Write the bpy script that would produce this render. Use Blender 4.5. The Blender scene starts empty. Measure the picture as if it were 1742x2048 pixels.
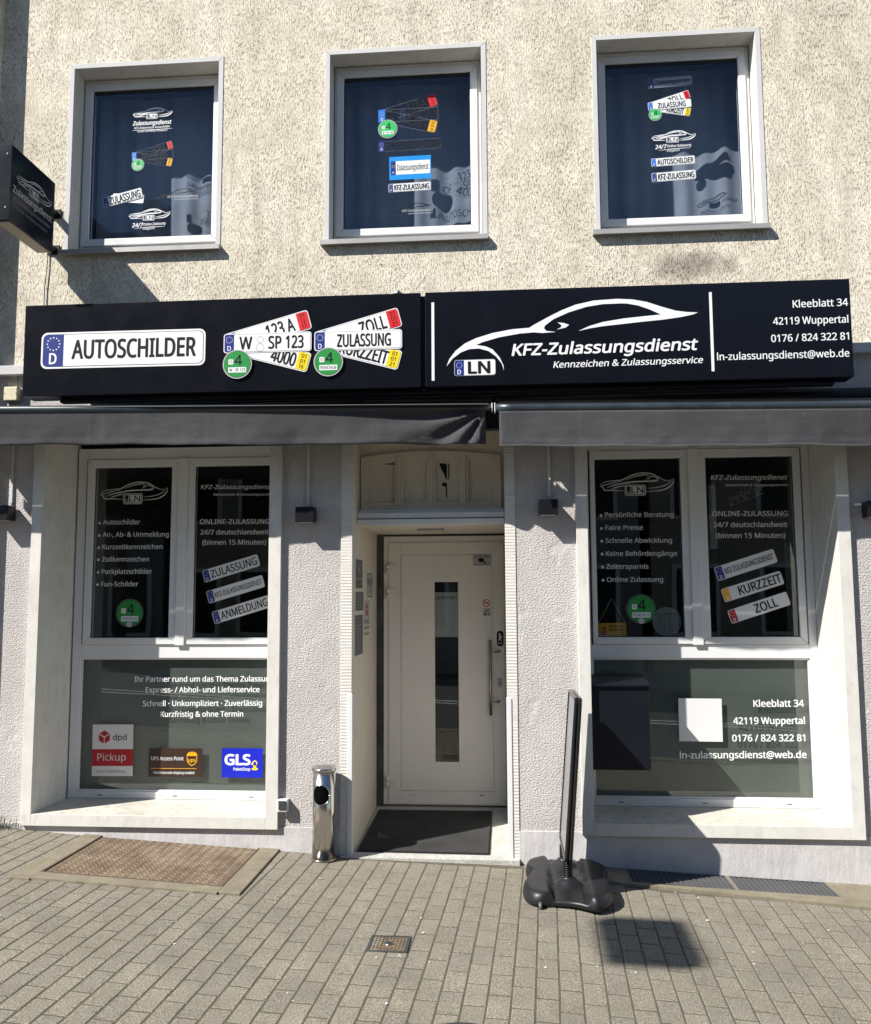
import bpy, bmesh, math, random, os
from mathutils import Vector, Matrix
from mathutils.geometry import tessellate_polygon
random.seed(7)
SC = bpy.context.scene
COL = SC.collection

# ---------------------------------------------------------------- camera
YAW, PIT, ROL, FPX = -0.07983826, 0.09695995, -0.00502951, 1750.0
IW, IH = 1742, 2048
CAMLOC = Vector((0.0, -6.0, 1.748))
def _basis():
    f = Vector((math.sin(YAW)*math.cos(PIT), math.cos(YAW)*math.cos(PIT), math.sin(PIT)))
    r = f.cross(Vector((0, 0, 1))).normalized(); u = r.cross(f)
    c, s = math.cos(ROL), math.sin(ROL)
    return r*c + u*s, u*c - r*s, f
CR, CU, CF = _basis()
cd = bpy.data.cameras.new('camera')
cam = bpy.data.objects.new('camera', cd); COL.objects.link(cam)
cam.matrix_world = Matrix((( CR.x, CU.x, -CF.x, CAMLOC.x), (CR.y, CU.y, -CF.y, CAMLOC.y),
                           (CR.z, CU.z, -CF.z, CAMLOC.z), (0, 0, 0, 1)))
cd.sensor_fit = 'VERTICAL'; cd.sensor_height = 24.0; cd.lens = 24.0*FPX/IH
cd.clip_start = 0.05; cd.clip_end = 500
SC.camera = cam

def W(px, py, Y=0.0):
    """world point on the plane y = Y seen at photograph pixel (px, py)"""
    d = CR*((px-IW/2)/FPX) - CU*((py-IH/2)/FPX) + CF
    t = (Y - CAMLOC.y)/d.y
    return CAMLOC + d*t
def pix(P):
    v = Vector(P)-CAMLOC; z = v.dot(CF)
    return IW/2+FPX*v.dot(CR)/z, IH/2-FPX*v.dot(CU)/z, z

# ---------------------------------------------------------------- world, sun, exposure
SUN = Vector((-1.42, -1.0, 1.62)).normalized()           # towards the sun
world = bpy.data.worlds.new('World'); SC.world = world; world.use_nodes = True
wn = world.node_tree; wn.nodes.clear()
sky = wn.nodes.new('ShaderNodeTexSky'); sky.sky_type = 'NISHITA'; sky.sun_disc = False
sky.sun_elevation = math.asin(SUN.z); sky.sun_rotation = math.atan2(SUN.x, SUN.y) % (2*math.pi)
sky.air_density = 1.0; sky.dust_density = 0.1; sky.ozone_density = 3.0
bg = wn.nodes.new('ShaderNodeBackground'); bg.inputs['Strength'].default_value = 0.068
wo = wn.nodes.new('ShaderNodeOutputWorld')
wn.links.new(sky.outputs[0], bg.inputs[0]); wn.links.new(bg.outputs[0], wo.inputs[0])
sd = bpy.data.lights.new('sun', 'SUN'); sd.energy = 4.8; sd.angle = math.radians(0.5); sd.color = (1.0, 0.95, 0.87)
so = bpy.data.objects.new('sun', sd); COL.objects.link(so)
so.rotation_euler = SUN.to_track_quat('Z', 'Y').to_euler(); so.location = (-8, -8, 12)
SC.view_settings.view_transform = 'Standard'; SC.view_settings.look = 'None'
SC.view_settings.gamma = 1.0; SC.view_settings.use_curve_mapping = False
SC.view_settings.exposure = 0.86
SC.render.engine = 'CYCLES'
SC.cycles.max_bounces = 8; SC.cycles.transparent_max_bounces = 16
SC.cycles.caustics_reflective = False; SC.cycles.caustics_refractive = False

# ---------------------------------------------------------------- materials
MATS = {}
def srgb(r, g, b):
    f = lambda c: (c/255/12.92 if c/255 <= .04045 else ((c/255+.055)/1.055)**2.4)
    return (f(r), f(g), f(b))
def new_mat(name):
    m = bpy.data.materials.new(name); m.use_nodes = True
    nt = m.node_tree; b = nt.nodes['Principled BSDF']
    MATS[name] = m
    return m, nt, b
def N(nt, t, **kw):
    n = nt.nodes.new(t)
    for k, v in kw.items():
        if k in n.inputs.keys() if isinstance(k, str) else False: n.inputs[k].default_value = v
        else: setattr(n, k, v)
    return n
def math_n(nt, op, a, b=None, clamp=False):
    n = nt.nodes.new('ShaderNodeMath'); n.operation = op; n.use_clamp = clamp
    for i, v in enumerate((a, b)):
        if v is None: continue
        if isinstance(v, (int, float)): n.inputs[i].default_value = v
        else: nt.links.new(v, n.inputs[i])
    return n.outputs[0]
def pos_scaled(nt, sx, sy, sz, obj=False):
    if obj:
        g = nt.nodes.new('ShaderNodeTexCoord').outputs['Object']
    else:
        g = nt.nodes.new('ShaderNodeNewGeometry').outputs['Position']
    v = nt.nodes.new('ShaderNodeVectorMath'); v.operation = 'MULTIPLY'
    nt.links.new(g, v.inputs[0]); v.inputs[1].default_value = (sx, sy, sz)
    return v.outputs[0]
def noise(nt, vec, scale=1.0, detail=2.0, rough=.5, dist=0.0):
    n = nt.nodes.new('ShaderNodeTexNoise'); nt.links.new(vec, n.inputs['Vector'])
    n.inputs['Scale'].default_value = scale; n.inputs['Detail'].default_value = detail
    n.inputs['Roughness'].default_value = rough; n.inputs['Distortion'].default_value = dist
    return n.outputs['Fac']
def ramp(nt, fac, stops):
    r = nt.nodes.new('ShaderNodeValToRGB'); nt.links.new(fac, r.inputs[0])
    e = r.color_ramp.elements
    while len(e) < len(stops): e.new(0.5)
    for i, (p, c) in enumerate(stops):
        e[i].position = p; e[i].color = (*c, 1) if len(c) == 3 else c
    return r.outputs[0]
def mixc(nt, fac, a, b, mode='MIX'):
    n = nt.nodes.new('ShaderNodeMix'); n.data_type = 'RGBA'; n.blend_type = mode
    if isinstance(fac, (int, float)): n.inputs[0].default_value = fac
    else: nt.links.new(fac, n.inputs[0])
    for i, v in ((6, a), (7, b)):
        if isinstance(v, tuple): n.inputs[i].default_value = (*v[:3], 1)
        else: nt.links.new(v, n.inputs[i])
    return n.outputs[2]
def bump(nt, b, h, strength=.5, dist=.01):
    n = nt.nodes.new('ShaderNodeBump'); nt.links.new(h, n.inputs['Height'])
    n.inputs['Strength'].default_value = strength; n.inputs['Distance'].default_value = dist
    nt.links.new(n.outputs[0], b.inputs['Normal']); return n
def simple(name, col, rough=.5, metal=0.0, var=.06, grain=0.0, gscale=300, emit=None, spec=None, dirt=0.0):
    if name in MATS: return MATS[name]
    m, nt, b = new_mat(name)
    b.inputs['Roughness'].default_value = rough; b.inputs['Metallic'].default_value = metal
    if spec is not None: b.inputs['Specular IOR Level'].default_value = spec
    if var > 0 or dirt > 0:
        n1 = noise(nt, pos_scaled(nt, 1, 1, 1), 5.0, 5, .6)
        lo = tuple(c*(1-var) for c in col); hi = tuple(min(1, c*(1+var)) for c in col)
        c = ramp(nt, n1, [(.3, lo), (.7, hi)])
        if dirt > 0:
            n2 = noise(nt, pos_scaled(nt, 3, 3, 1.2), 6.0, 8, .7)
            f = ramp(nt, n2, [(.5, (0, 0, 0)), (.75, (dirt, dirt, dirt))])
            c = mixc(nt, f, c, (col[0]*.45, col[1]*.42, col[2]*.36))
        nt.links.new(c, b.inputs['Base Color'])
        r = math_n(nt, 'MULTIPLY_ADD', n1, .15); 
        n = nt.nodes[-1]; n.inputs[2].default_value = rough-.07
        nt.links.new(r, b.inputs['Roughness'])
    else:
        b.inputs['Base Color'].default_value = (*col, 1)
    if grain > 0:
        g = noise(nt, pos_scaled(nt, 1, 1, 1), gscale, 3, .6)
        bump(nt, b, g, grain, .002)
    if emit:
        b.inputs['Emission Color'].default_value = (*col, 1); b.inputs['Emission Strength'].default_value = emit
    return m

def stucco_upper():
    m, nt, b = new_mat('rough_cream_render')
    warp = noise(nt, pos_scaled(nt, 1, 1, 1), 14, 3, .6)
    # vertical worm-like grooves of scratched render
    cv = nt.nodes.new('ShaderNodeCombineXYZ')
    sp = nt.nodes.new('ShaderNodeSeparateXYZ')
    g = nt.nodes.new('ShaderNodeNewGeometry'); nt.links.new(g.outputs['Position'], sp.inputs[0])
    nx = noise(nt, pos_scaled(nt, 30, 30, 14), 1, 2, .5)
    nt.links.new(math_n(nt, 'ADD', math_n(nt, 'MULTIPLY', sp.outputs[0], 105), math_n(nt, 'MULTIPLY', nx, 1.6)), cv.inputs[0])
    nt.links.new(math_n(nt, 'MULTIPLY', sp.outputs[1], 60), cv.inputs[1])
    nt.links.new(math_n(nt, 'MULTIPLY', sp.outputs[2], 33), cv.inputs[2])
    worm = noise(nt, cv.outputs[0], 1.0, 2.0, .5, .45)
    groove = ramp(nt, worm, [(.365, (0, 0, 0)), (.455, (1, 1, 1))])
    fine = noise(nt, pos_scaled(nt, 1, 1, .8), 120, 3, .65)
    calm = ramp(nt, noise(nt, pos_scaled(nt, 1, 1, .8), 3.3, 4, .6), [(.36, (.6, .6, .6)), (.58, (.0, .0, .0))])
    groove = math_n(nt, 'MAXIMUM', groove, calm)
    h = math_n(nt, 'ADD', math_n(nt, 'MULTIPLY', groove, 1.0), math_n(nt, 'MULTIPLY', fine, .8))
    bump(nt, b, h, 1.0, .0080)
    big = noise(nt, pos_scaled(nt, 1, 1, .55), 1.5, 6, .65)
    mid = noise(nt, pos_scaled(nt, 1, 1, .6), 9, 5, .7)
    c = ramp(nt, big, [(.32, (.70, .64, .52)), (.52, (.84, .785, .655)), (.72, (.90, .86, .75))])
    c2 = ramp(nt, mid, [(.35, (.80, .78, .78)), (.6, (1, 1, 1))])
    c = mixc(nt, 1.0, c, c2, 'MULTIPLY')
    gr = ramp(nt, groove, [(0, (.74, .70, .65)), (1, (1, 1, 1))])
    c = mixc(nt, 1.0, c, gr, 'MULTIPLY')
    # a blurred shadow painted into the colour above the right light box, and rain streaks of dirt under the sills
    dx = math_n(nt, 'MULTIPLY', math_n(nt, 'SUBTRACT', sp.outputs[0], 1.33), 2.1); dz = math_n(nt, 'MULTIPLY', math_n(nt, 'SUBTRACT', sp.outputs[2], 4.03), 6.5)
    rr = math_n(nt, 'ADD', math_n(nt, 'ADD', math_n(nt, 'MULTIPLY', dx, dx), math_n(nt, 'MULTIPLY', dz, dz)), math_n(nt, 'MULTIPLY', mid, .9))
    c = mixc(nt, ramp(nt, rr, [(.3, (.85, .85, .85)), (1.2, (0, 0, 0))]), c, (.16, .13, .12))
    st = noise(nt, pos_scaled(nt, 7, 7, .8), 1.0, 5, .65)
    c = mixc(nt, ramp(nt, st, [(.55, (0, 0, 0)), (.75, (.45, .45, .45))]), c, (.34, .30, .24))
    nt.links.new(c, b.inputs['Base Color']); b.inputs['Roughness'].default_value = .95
    b.inputs['Specular IOR Level'].default_value = .1
    return m
def stucco_lower():
    m, nt, b = new_mat('painted_lilac_grey_render')
    n1 = noise(nt, pos_scaled(nt, 78, 78, 105), 1.0, 3, .6, .25)
    fine = noise(nt, pos_scaled(nt, 1, 1, 1), 260, 3, .6)
    patch = noise(nt, pos_scaled(nt, 1, 1, 1), 4.5, 3, .5)
    pf = ramp(nt, patch, [(.30, (.45, .45, .45)), (.40, (1, 1, 1))])
    h = math_n(nt, 'ADD', math_n(nt, 'MULTIPLY', n1, pf), math_n(nt, 'MULTIPLY', fine, .15))
    bump(nt, b, h, 1.0, .016)
    big = noise(nt, pos_scaled(nt, 1, 1, .7), 2.2, 6, .7)
    c = ramp(nt, big, [(.3, (.51, .482, .475)), (.55, (.60, .57, .56)), (.75, (.65, .62, .605))])
    nt.links.new(c, b.inputs['Base Color']); b.inputs['Roughness'].default_value = .9
    b.inputs['Specular IOR Level'].default_value = .2
    return m
def plinth_mat():
    m, nt, b = new_mat('smooth_painted_plinth')
    n1 = noise(nt, pos_scaled(nt, 16, 16, 5), 1.0, 6, .65)
    fine = noise(nt, pos_scaled(nt, 1, 1, 1), 90, 4, .7)
    bump(nt, b, math_n(nt, 'ADD', n1, math_n(nt, 'MULTIPLY', fine, .4)), .8, .007)
    big = noise(nt, pos_scaled(nt, 1, 1, 1), 3.0, 7, .7)
    c = ramp(nt, big, [(.3, (.45, .43, .43)), (.55, (.555, .54, .545)), (.8, (.62, .60, .60))])
    nt.links.new(c, b.inputs['Base Color']); b.inputs['Roughness'].default_value = .85
    return m
def ribbed_mat():
    m, nt, b = new_mat('combed_jamb_render')
    sp = nt.nodes.new('ShaderNodeSeparateXYZ'); g = nt.nodes.new('ShaderNodeNewGeometry')
    nt.links.new(g.outputs['Position'], sp.inputs[0])
    n1 = noise(nt, pos_scaled(nt, 9, 9, 30), 1.0, 4, .6)
    s = math_n(nt, 'SINE', math_n(nt, 'ADD', math_n(nt, 'MULTIPLY', sp.outputs[2], 2*math.pi/.021), math_n(nt, 'MULTIPLY', n1, 2.4)))
    wear = noise(nt, pos_scaled(nt, 1, 1, 1), 7.0, 4, .6)
    wf = ramp(nt, wear, [(.36, (.1, .1, .1)), (.5, (1, 1, 1))])
    bump(nt, b, math_n(nt, 'MULTIPLY', s, wf), .45, .002)
    c = ramp(nt, n1, [(.3, (.60, .58, .54)), (.7, (.70, .68, .64))])
    nt.links.new(c, b.inputs['Base Color']); b.inputs['Roughness'].default_value = .85
    return m
def paver_mat(name, c0, c1, rnd=True):
    m, nt, b = new_mat(name)
    p = pos_scaled(nt, 1, 1, 1)
    sp = noise(nt, p, 165, 3, .8)
    sp2 = noise(nt, p, 90, 3, .7)
    stain = noise(nt, p, 3.2, 6, .65)
    fleck = ramp(nt, sp, [(.36, (.30, .30, .30)), (.46, (.85, .85, .85)), (.54, (1.05, 1.05, 1.05)), (.64, (2.0, 1.95, 1.85))])
    base = ramp(nt, stain, [(.3, c0), (.7, c1)])
    if rnd:
        oi = nt.nodes.new('ShaderNodeObjectInfo')
        rr = ramp(nt, oi.outputs['Random'], [(0, (.92, .92, .93)), (.5, (1.0, 1.0, 1.0)), (1, (1.07, 1.06, 1.04))])
        base = mixc(nt, 1.0, base, rr, 'MULTIPLY')
    c = mixc(nt, 1.0, base, fleck, 'MULTIPLY')
    oil = noise(nt, p, 1.7, 7, .72)
    c = mixc(nt, ramp(nt, oil, [(.56, (0, 0, 0)), (.74, (.55, .55, .55))]), c, (.10, .092, .078))
    gum = noise(nt, p, 13, 1, .4)
    c = mixc(nt, ramp(nt, gum, [(.80, (0, 0, 0)), (.815, (.6, .6, .6))]), c, (.075, .07, .065))
    nt.links.new(c, b.inputs['Base Color']); b.inputs['Roughness'].default_value = .88
    bump(nt, b, math_n(nt, 'ADD', sp, sp2), .7, .0022)
    return m
def joint_mat():
    m, nt, b = new_mat('sandy_joint_filling')
    p = pos_scaled(nt, 1, 1, 1)
    a = noise(nt, p, 5, 6, .7)
    c = ramp(nt, a, [(.35, (.072, .064, .045)), (.6, (.105, .094, .068)), (.75, (.07, .073, .04))])
    nt.links.new(c, b.inputs['Base Color']); b.inputs['Roughness'].default_value = 1.0
    bump(nt, b, noise(nt, p, 220, 3, .7), .8, .003)
    return m
def concrete_mat(name, c0, c1, sc=170):
    m, nt, b = new_mat(name)
    p = pos_scaled(nt, 1, 1, 1)
    a = noise(nt, p, 7, 7, .7); f = noise(nt, p, sc, 3, .75)
    c = ramp(nt, a, [(.3, c0), (.7, c1)])
    c = mixc(nt, 1.0, c, ramp(nt, f, [(.32, (.6, .58, .55)), (.5, (1, 1, 1)), (.7, (1.18, 1.16, 1.1))]), 'MULTIPLY')
    nt.links.new(c, b.inputs['Base Color']); b.inputs['Roughness'].default_value = .9
    bump(nt, b, math_n(nt, 'ADD', a, math_n(nt, 'MULTIPLY', f, .5)), .8, .005)
    return m
def rust_mat():
    m, nt, b = new_mat('rusty_steel')
    p = pos_scaled(nt, 1, 1, 1)
    a = noise(nt, p, 6, 8, .72); f = noise(nt, p, 120, 3, .7)
    c = ramp(nt, a, [(.32, (.13, .092, .066)), (.5, (.205, .155, .112)), (.7, (.31, .26, .19))])
    c = mixc(nt, 1.0, c, ramp(nt, f, [(.3, (.65, .6, .55)), (.6, (1.1, 1.1, 1.05))]), 'MULTIPLY')
    nt.links.new(c, b.inputs['Base Color']); b.inputs['Roughness'].default_value = .62
    b.inputs['Metallic'].default_value = .25
    bump(nt, b, f, .4, .002)
    return m
def glass_mat(name, k=1.15, tint=(.90, .93, .92), coat=(1, 1, 1)):
    m = bpy.data.materials.new(name); m.use_nodes = True; MATS[name] = m
    nt = m.node_tree; nt.nodes.clear()
    out = nt.nodes.new('ShaderNodeOutputMaterial')
    t = nt.nodes.new('ShaderNodeBsdfTransparent'); t.inputs[0].default_value = (*tint, 1)
    g = nt.nodes.new('ShaderNodeBsdfGlossy'); g.inputs['Roughness'].default_value = 0.0
    g.inputs[0].default_value = (*coat, 1)
    geo = nt.nodes.new('ShaderNodeNewGeometry'); dt = nt.nodes.new('ShaderNodeVectorMath'); dt.operation = 'DOT_PRODUCT'
    nt.links.new(geo.outputs['Incoming'], dt.inputs[0]); nt.links.new(geo.outputs['Normal'], dt.inputs[1])
    cs = math_n(nt, 'ABSOLUTE', dt.outputs['Value'])
    sch = math_n(nt, 'POWER', math_n(nt, 'SUBTRACT', 1.0, cs), 5.0)
    ff = math_n(nt, 'MULTIPLY', sch, .95)
    fsum = math_n(nt, 'ADD', ff, .042)
    wob = noise(nt, pos_scaled(nt, 1, 1, 1), 3.0, 1, .5)
    bn = nt.nodes.new('ShaderNodeBump'); bn.inputs['Strength'].default_value = .2; bn.inputs['Distance'].default_value = .0012
    nt.links.new(wob, bn.inputs['Height']); nt.links.new(bn.outputs[0], g.inputs['Normal'])
    f = math_n(nt, 'MULTIPLY', fsum, k, True)
    mx = nt.nodes.new('ShaderNodeMixShader')
    nt.links.new(f, mx.inputs[0]); nt.links.new(t.outputs[0], mx.inputs[1]); nt.links.new(g.outputs[0], mx.inputs[2])
    nt.links.new(mx.outputs[0], out.inputs[0])
    return m
def fabric_mat():
    m, nt, b = new_mat('grey_awning_fabric')
    p = pos_scaled(nt, 1, 1, 1)
    a = noise(nt, pos_scaled(nt, 2.2, 2.2, 9), 2.0, 6, .65)
    c = ramp(nt, a, [(.3, (.088, .089, .098)), (.7, (.122, .123, .133))])
    stk = noise(nt, pos_scaled(nt, 9, 9, .7), 1.0, 6, .7)
    c = mixc(nt, ramp(nt, stk, [(.5, (0, 0, 0)), (.72, (.5, .5, .5))]), c, (.16, .16, .162))
    spt = noise(nt, pos_scaled(nt, 1, 1, 1), 34, 2, .5)
    c = mixc(nt, ramp(nt, spt, [(.70, (0, 0, 0)), (.76, (.5, .5, .5))]), c, (.26, .25, .24))
    nt.links.new(c, b.inputs['Base Color']); b.inputs['Roughness'].default_value = .9
    wv = noise(nt, pos_scaled(nt, 700, 700, 60), 1.0, 2, .6)
    bump(nt, b, wv, .25, .001)
    return m
def brushed(name, col, rough):
    m, nt, b = new_mat(name)
    b.inputs['Metallic'].default_value = 1.0
    n = noise(nt, pos_scaled(nt, 1, 1, 1), 9, 4, .6)
    nt.links.new(ramp(nt, n, [(.3, tuple(c*.85 for c in col)), (.7, col)]), b.inputs['Base Color'])
    nt.links.new(ramp(nt, n, [(.3, (rough*.6,)*3), (.7, (rough*1.4,)*3)]), b.inputs['Roughness'])
    return m
def leaf_mat():
    return simple('grass_green', (.06, .11, .03), .7, var=.4)

M_UP = stucco_upper(); M_LOW = stucco_lower(); M_PL = plinth_mat(); M_RIB = ribbed_mat()
M_PAV = paver_mat('grey_paver_concrete', (.178, .162, .129), (.230, .212, .172))
M_PAVS = paver_mat('grey_paver_concrete_joined', (.178, .162, .129), (.230, .212, .172), False)
M_JOINT = joint_mat()
M_CONC = concrete_mat('pale_concrete', (.175, .150, .105), (.265, .235, .175))
M_STEP = concrete_mat('grey_stone_step', (.36, .36, .34), (.50, .50, .48), 60)
M_ROAD = concrete_mat('asphalt', (.045, .045, .047), (.065, .065, .066), 220)
M_RUST = rust_mat()
M_GLASS = glass_mat('window_glass'); M_GLASSU = glass_mat('upper_window_glass', .66, (.82, .86, .91), (.74, .87, 1.0))
M_FAB = fabric_mat()
M_PVC = simple('white_pvc', (.70, .71, .72), .35, var=.02)
M_PVCG = simple('weathered_white_pvc', (.70, .70, .69), .45, var=.04)
M_CREAM = simple('cream_painted_board', (.66, .65, .615), .5, var=.06, grain=.25, gscale=60, dirt=.35)
M_SILLB = simple('worn_cream_sill_board', (.56, .54, .48), .55, var=.12, grain=.4, gscale=50, dirt=.75)
M_REV = simple('smooth_reveal_paint', (.66, .64, .60), .8, var=.06, grain=.3, gscale=90, dirt=.35)
M_TRIM = simple('white_render_trim', (.58, .58, .58), .8, var=.05, grain=.5, gscale=110)
M_BEIGE = simple('beige_painted_timber', (.72, .66, .56), .5, var=.05, grain=.2, gscale=50, dirt=.2)
M_DOOR = simple('white_door_coating', (.80, .775, .73), .4, var=.02)
M_SILLM = simple('grey_metal_sill', (.42, .41, .40), .45, .3, var=.1)
M_BLACK = simple('black_sign_panel', (.0045, .0052, .009), .22, var=.1, spec=.35)
M_BLKM = simple('black_metal', (.006, .0065, .010), .4, var=.1, spec=.35)
M_BLKP = simple('black_rubber_plastic', (.011, .012, .014), .42, var=.15, grain=.3, gscale=250, dirt=.1)
M_BAR = simple('dark_painted_tube', (.030, .040, .050), .32, var=.3, dirt=.5)
M_GASK_SHADE = simple('black_gasket_and_shade', (.01, .01, .011), .6, var=0)
M_STEEL = brushed('polished_steel', (.60, .58, .55), .20)
M_STEELB = brushed('brushed_steel', (.45, .40, .33), .28)
M_GALV = brushed('dull_metal', (.40, .42, .44), .4)
M_ZINC = simple('zinc_bar', (.15, .15, .155), .5, .2, var=.1)
M_MAT = simple('dark_ribbed_mat', (.034, .034, .034), .95, var=.3, grain=1.0, gscale=160)
M_WHITE = simple('white_print', (.80, .82, .84), .4, var=0)
M_SILV = simple('silver_print', (.28, .30, .35), .35, .2, var=0)
M_INK = simple('black_print', (.010, .010, .012), .5, var=0, spec=.2)
M_BLUE = simple('blue_print', (.007, .022, .20), .4, var=0)
M_SKYB = simple('bright_blue_print', (.01, .27, .75), .35, var=.1)
M_BLUE2 = simple('light_blue_print', (.01, .16, .62), .4, var=0)
M_RED = simple('red_print', (.66, .015, .02), .4, var=0)
M_DRED = simple('deep_red_print', (.42, .008, .02), .4, var=0)
M_YEL = simple('yellow_print', (.82, .62, .01), .4, var=0)
M_ORY = simple('amber_print', (.85, .42, .01), .4, var=0)
M_GRN = simple('green_print', (.015, .26, .05), .4, var=0)
M_GRNB = simple('bright_green_print', (.03, .50, .12), .4, var=0)
M_BRN = simple('brown_print', (.035, .017, .012), .4, var=0)
M_GLSB = simple('strong_blue_print', (.003, .012, .45), .4, var=0)
M_GREY = simple('grey_print', (.10, .10, .11), .4, var=0)
M_LGREY = simple('light_grey_print', (.45, .46, .47), .4, var=0)
M_LINE = simple('faint_outline_print', (.17, .19, .22), .4, var=0)
M_FROST = simple('grey_green_backing', (.115, .124, .116), .5, var=.08)
M_DARKROOM = simple('dim_room_paint', (.10, .10, .10), .9, var=.1)
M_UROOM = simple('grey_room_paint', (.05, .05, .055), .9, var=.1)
M_CURT = simple('grey_curtain_cloth', (.33, .335, .35), .95, var=.1)
M_IVORY = simple('yellowed_plastic', (.62, .58, .40), .5, var=.12, dirt=.3)
M_FACB = simple('distant_facade_paint', (.34, .30, .25), .9, var=.15)
M_FACC = simple('distant_facade_grey', (.24, .24, .25), .9, var=.15)
M_ROOF = simple('dark_roof_tile', (.05, .045, .045), .8, var=.2)
M_GRASS = leaf_mat()
M_BARK = simple('bark', (.08, .06, .045), .9, var=.2)
M_LED = simple('white_led', (.9, .9, .9), .5, var=0)

# ---------------------------------------------------------------- object helpers
def link(name, me, mats, parent=None, **props):
    o = bpy.data.objects.new(name, me); COL.objects.link(o)
    if mats is not None:
        for m in (mats if isinstance(mats, (list, tuple)) else [mats]): me.materials.append(m)
    if parent is not None: o.parent = parent
    for k, v in props.items():
        if v is not None: o[k] = v
    return o
def empty(name, loc=(0, 0, 0), **props):
    o = bpy.data.objects.new(name, None); COL.objects.link(o); o.location = loc; o.empty_display_size = .1
    for k, v in props.items():
        if v is not None: o[k] = v
    return o
def keepw(o, parent):
    """parent o (built in world coordinates) to a moved empty without shifting it"""
    o.parent = parent; o.matrix_parent_inverse = Matrix.Translation(-Vector(parent.location)); return o

class MB:
    def __init__(s): s.bm = bmesh.new()
    def box(s, x0, x1, y0, y1, z0, z1, bev=0.0, mat=0):
        b = s.bm; vs = [b.verts.new((x, y, z)) for z in (z0, z1) for y in (y0, y1) for x in (x0, x1)]
        fs = [b.faces.new([vs[i] for i in q]) for q in ((0, 2, 3, 1), (4, 5, 7, 6), (0, 1, 5, 4), (2, 6, 7, 3), (0, 4, 6, 2), (1, 3, 7, 5))]
        for f in fs: f.material_index = mat
        if bev > 0:
            es = list({e for f in fs for e in f.edges})
            r = bmesh.ops.bevel(b, geom=es, offset=bev, segments=2, affect='EDGES', profile=.5)
            for f in r['faces']: f.material_index = mat
        return vs
    def quad(s, pts, mat=0):
        f = s.bm.faces.new([s.bm.verts.new(p) for p in pts]); f.material_index = mat; return f
    def prism(s, pts, d, mat=0, bev=0):
        """extrude closed polygon pts (3D) by vector d"""
        b = s.bm; a = [b.verts.new(p) for p in pts]; c = [b.verts.new(Vector(p)+Vector(d)) for p in pts]
        n = len(pts); fs = []
        fs.append(b.faces.new(a[::-1])); fs.append(b.faces.new(c))
        for i in range(n): fs.append(b.faces.new((a[i], a[(i+1) % n], c[(i+1) % n], c[i])))
        for f in fs: f.material_index = mat
        if bev > 0:
            es = list({e for f in fs[:2] for e in f.edges})
            bmesh.ops.bevel(b, geom=es, offset=bev, segments=2, affect='EDGES', profile=.5)
    def tube(s, pts, r, n=10, mat=0, caps=True):
        b = s.bm; rings = []
        P = [Vector(p) for p in pts]
        for i, p in enumerate(P):
            t = (P[min(i+1, len(P)-1)]-P[max(i-1, 0)]).normalized()
            a = t.cross(Vector((0, 0, 1)) if abs(t.z) < .9 else Vector((0, 1, 0))).normalized(); c = t.cross(a)
            rr = r[i] if isinstance(r, (list, tuple)) else r
            rings.append([b.verts.new(p+(a*math.cos(2*math.pi*k/n)+c*math.sin(2*math.pi*k/n))*rr) for k in range(n)])
        for i in range(len(rings)-1):
            for k in range(n):
                f = b.faces.new((rings[i][k], rings[i][(k+1) % n], rings[i+1][(k+1) % n], rings[i+1][k])); f.smooth = True; f.material_index = mat
        if caps:
            for rg in (rings[0][::-1], rings[-1]):
                f = b.faces.new(rg); f.material_index = mat
    def lathe(s, cx, cy, prof, n=32, mat=0, cap=True, mats=None):
        b = s.bm; rings = []
        for r, z in prof: rings.append([b.verts.new((cx+r*math.cos(2*math.pi*k/n), cy+r*math.sin(2*math.pi*k/n), z)) for k in range(n)])
        for i in range(len(rings)-1):
            for k in range(n):
                f = b.faces.new((rings[i][k], rings[i][(k+1) % n], rings[i+1][(k+1) % n], rings[i+1][k])); f.smooth = True; f.material_index = mat
        if cap:
            for rg in (rings[0][::-1], rings[-1]): b.faces.new(rg).material_index = mat
    def build(s, name, mats, parent=None, recalc=True, **props):
        if recalc: bmesh.ops.recalc_face_normals(s.bm, faces=s.bm.faces)
        me = bpy.data.meshes.new(name); s.bm.to_mesh(me); s.bm.free()
        return link(name, me, mats, parent, **props)
def BOX(name, m, parent, x0, x1, y0, y1, z0, z1, bev=.002, **props):
    b = MB(); b.box(x0, x1, y0, y1, z0, z1, bev); return b.build(name, m, parent, **props)

# ---------------------------------------------------------------- flat print: text, plates, logos
def _font():
    try:
        p = os.path.join(bpy.utils.resource_path('LOCAL'), 'datafiles', 'fonts', 'NotoSansHebrew-Regular.woff2')
        return bpy.data.fonts.load(p)
    except Exception:
        return None
FONT = _font()
_tc = {}
def text_mesh(s, bold=0.0, spacing=1.0):
    bold = 0; k = (s, bold, spacing)
    if k in _tc: return _tc[k]
    def mk(body):
        c = bpy.data.curves.new('t', 'FONT'); c.body = body
        if FONT: c.font = FONT
        c.resolution_u = 3; c.space_character = spacing; c.fill_mode = 'FRONT'
        o = bpy.data.objects.new('t', c); COL.objects.link(o)
        bpy.context.view_layer.update()
        me = o.to_mesh(); v = [tuple(x.co[:2]) for x in me.vertices]; f = [tuple(p.vertices) for p in me.polygons]
        o.to_mesh_clear(); bpy.data.objects.remove(o); bpy.data.curves.remove(c); return v, f
    if ('H', bold) not in _tc:
        hv, _ = mk('H'); _tc[('H', bold)] = max(v[1] for v in hv)
    h = _tc[('H', bold)]
    v, f = mk(s); x0 = min(a[0] for a in v); x1 = max(a[0] for a in v)
    v = [((a[0]-x0)/h, a[1]/h) for a in v]
    _tc[k] = (v, f, (x1-x0)/h); return _tc[k]
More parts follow.
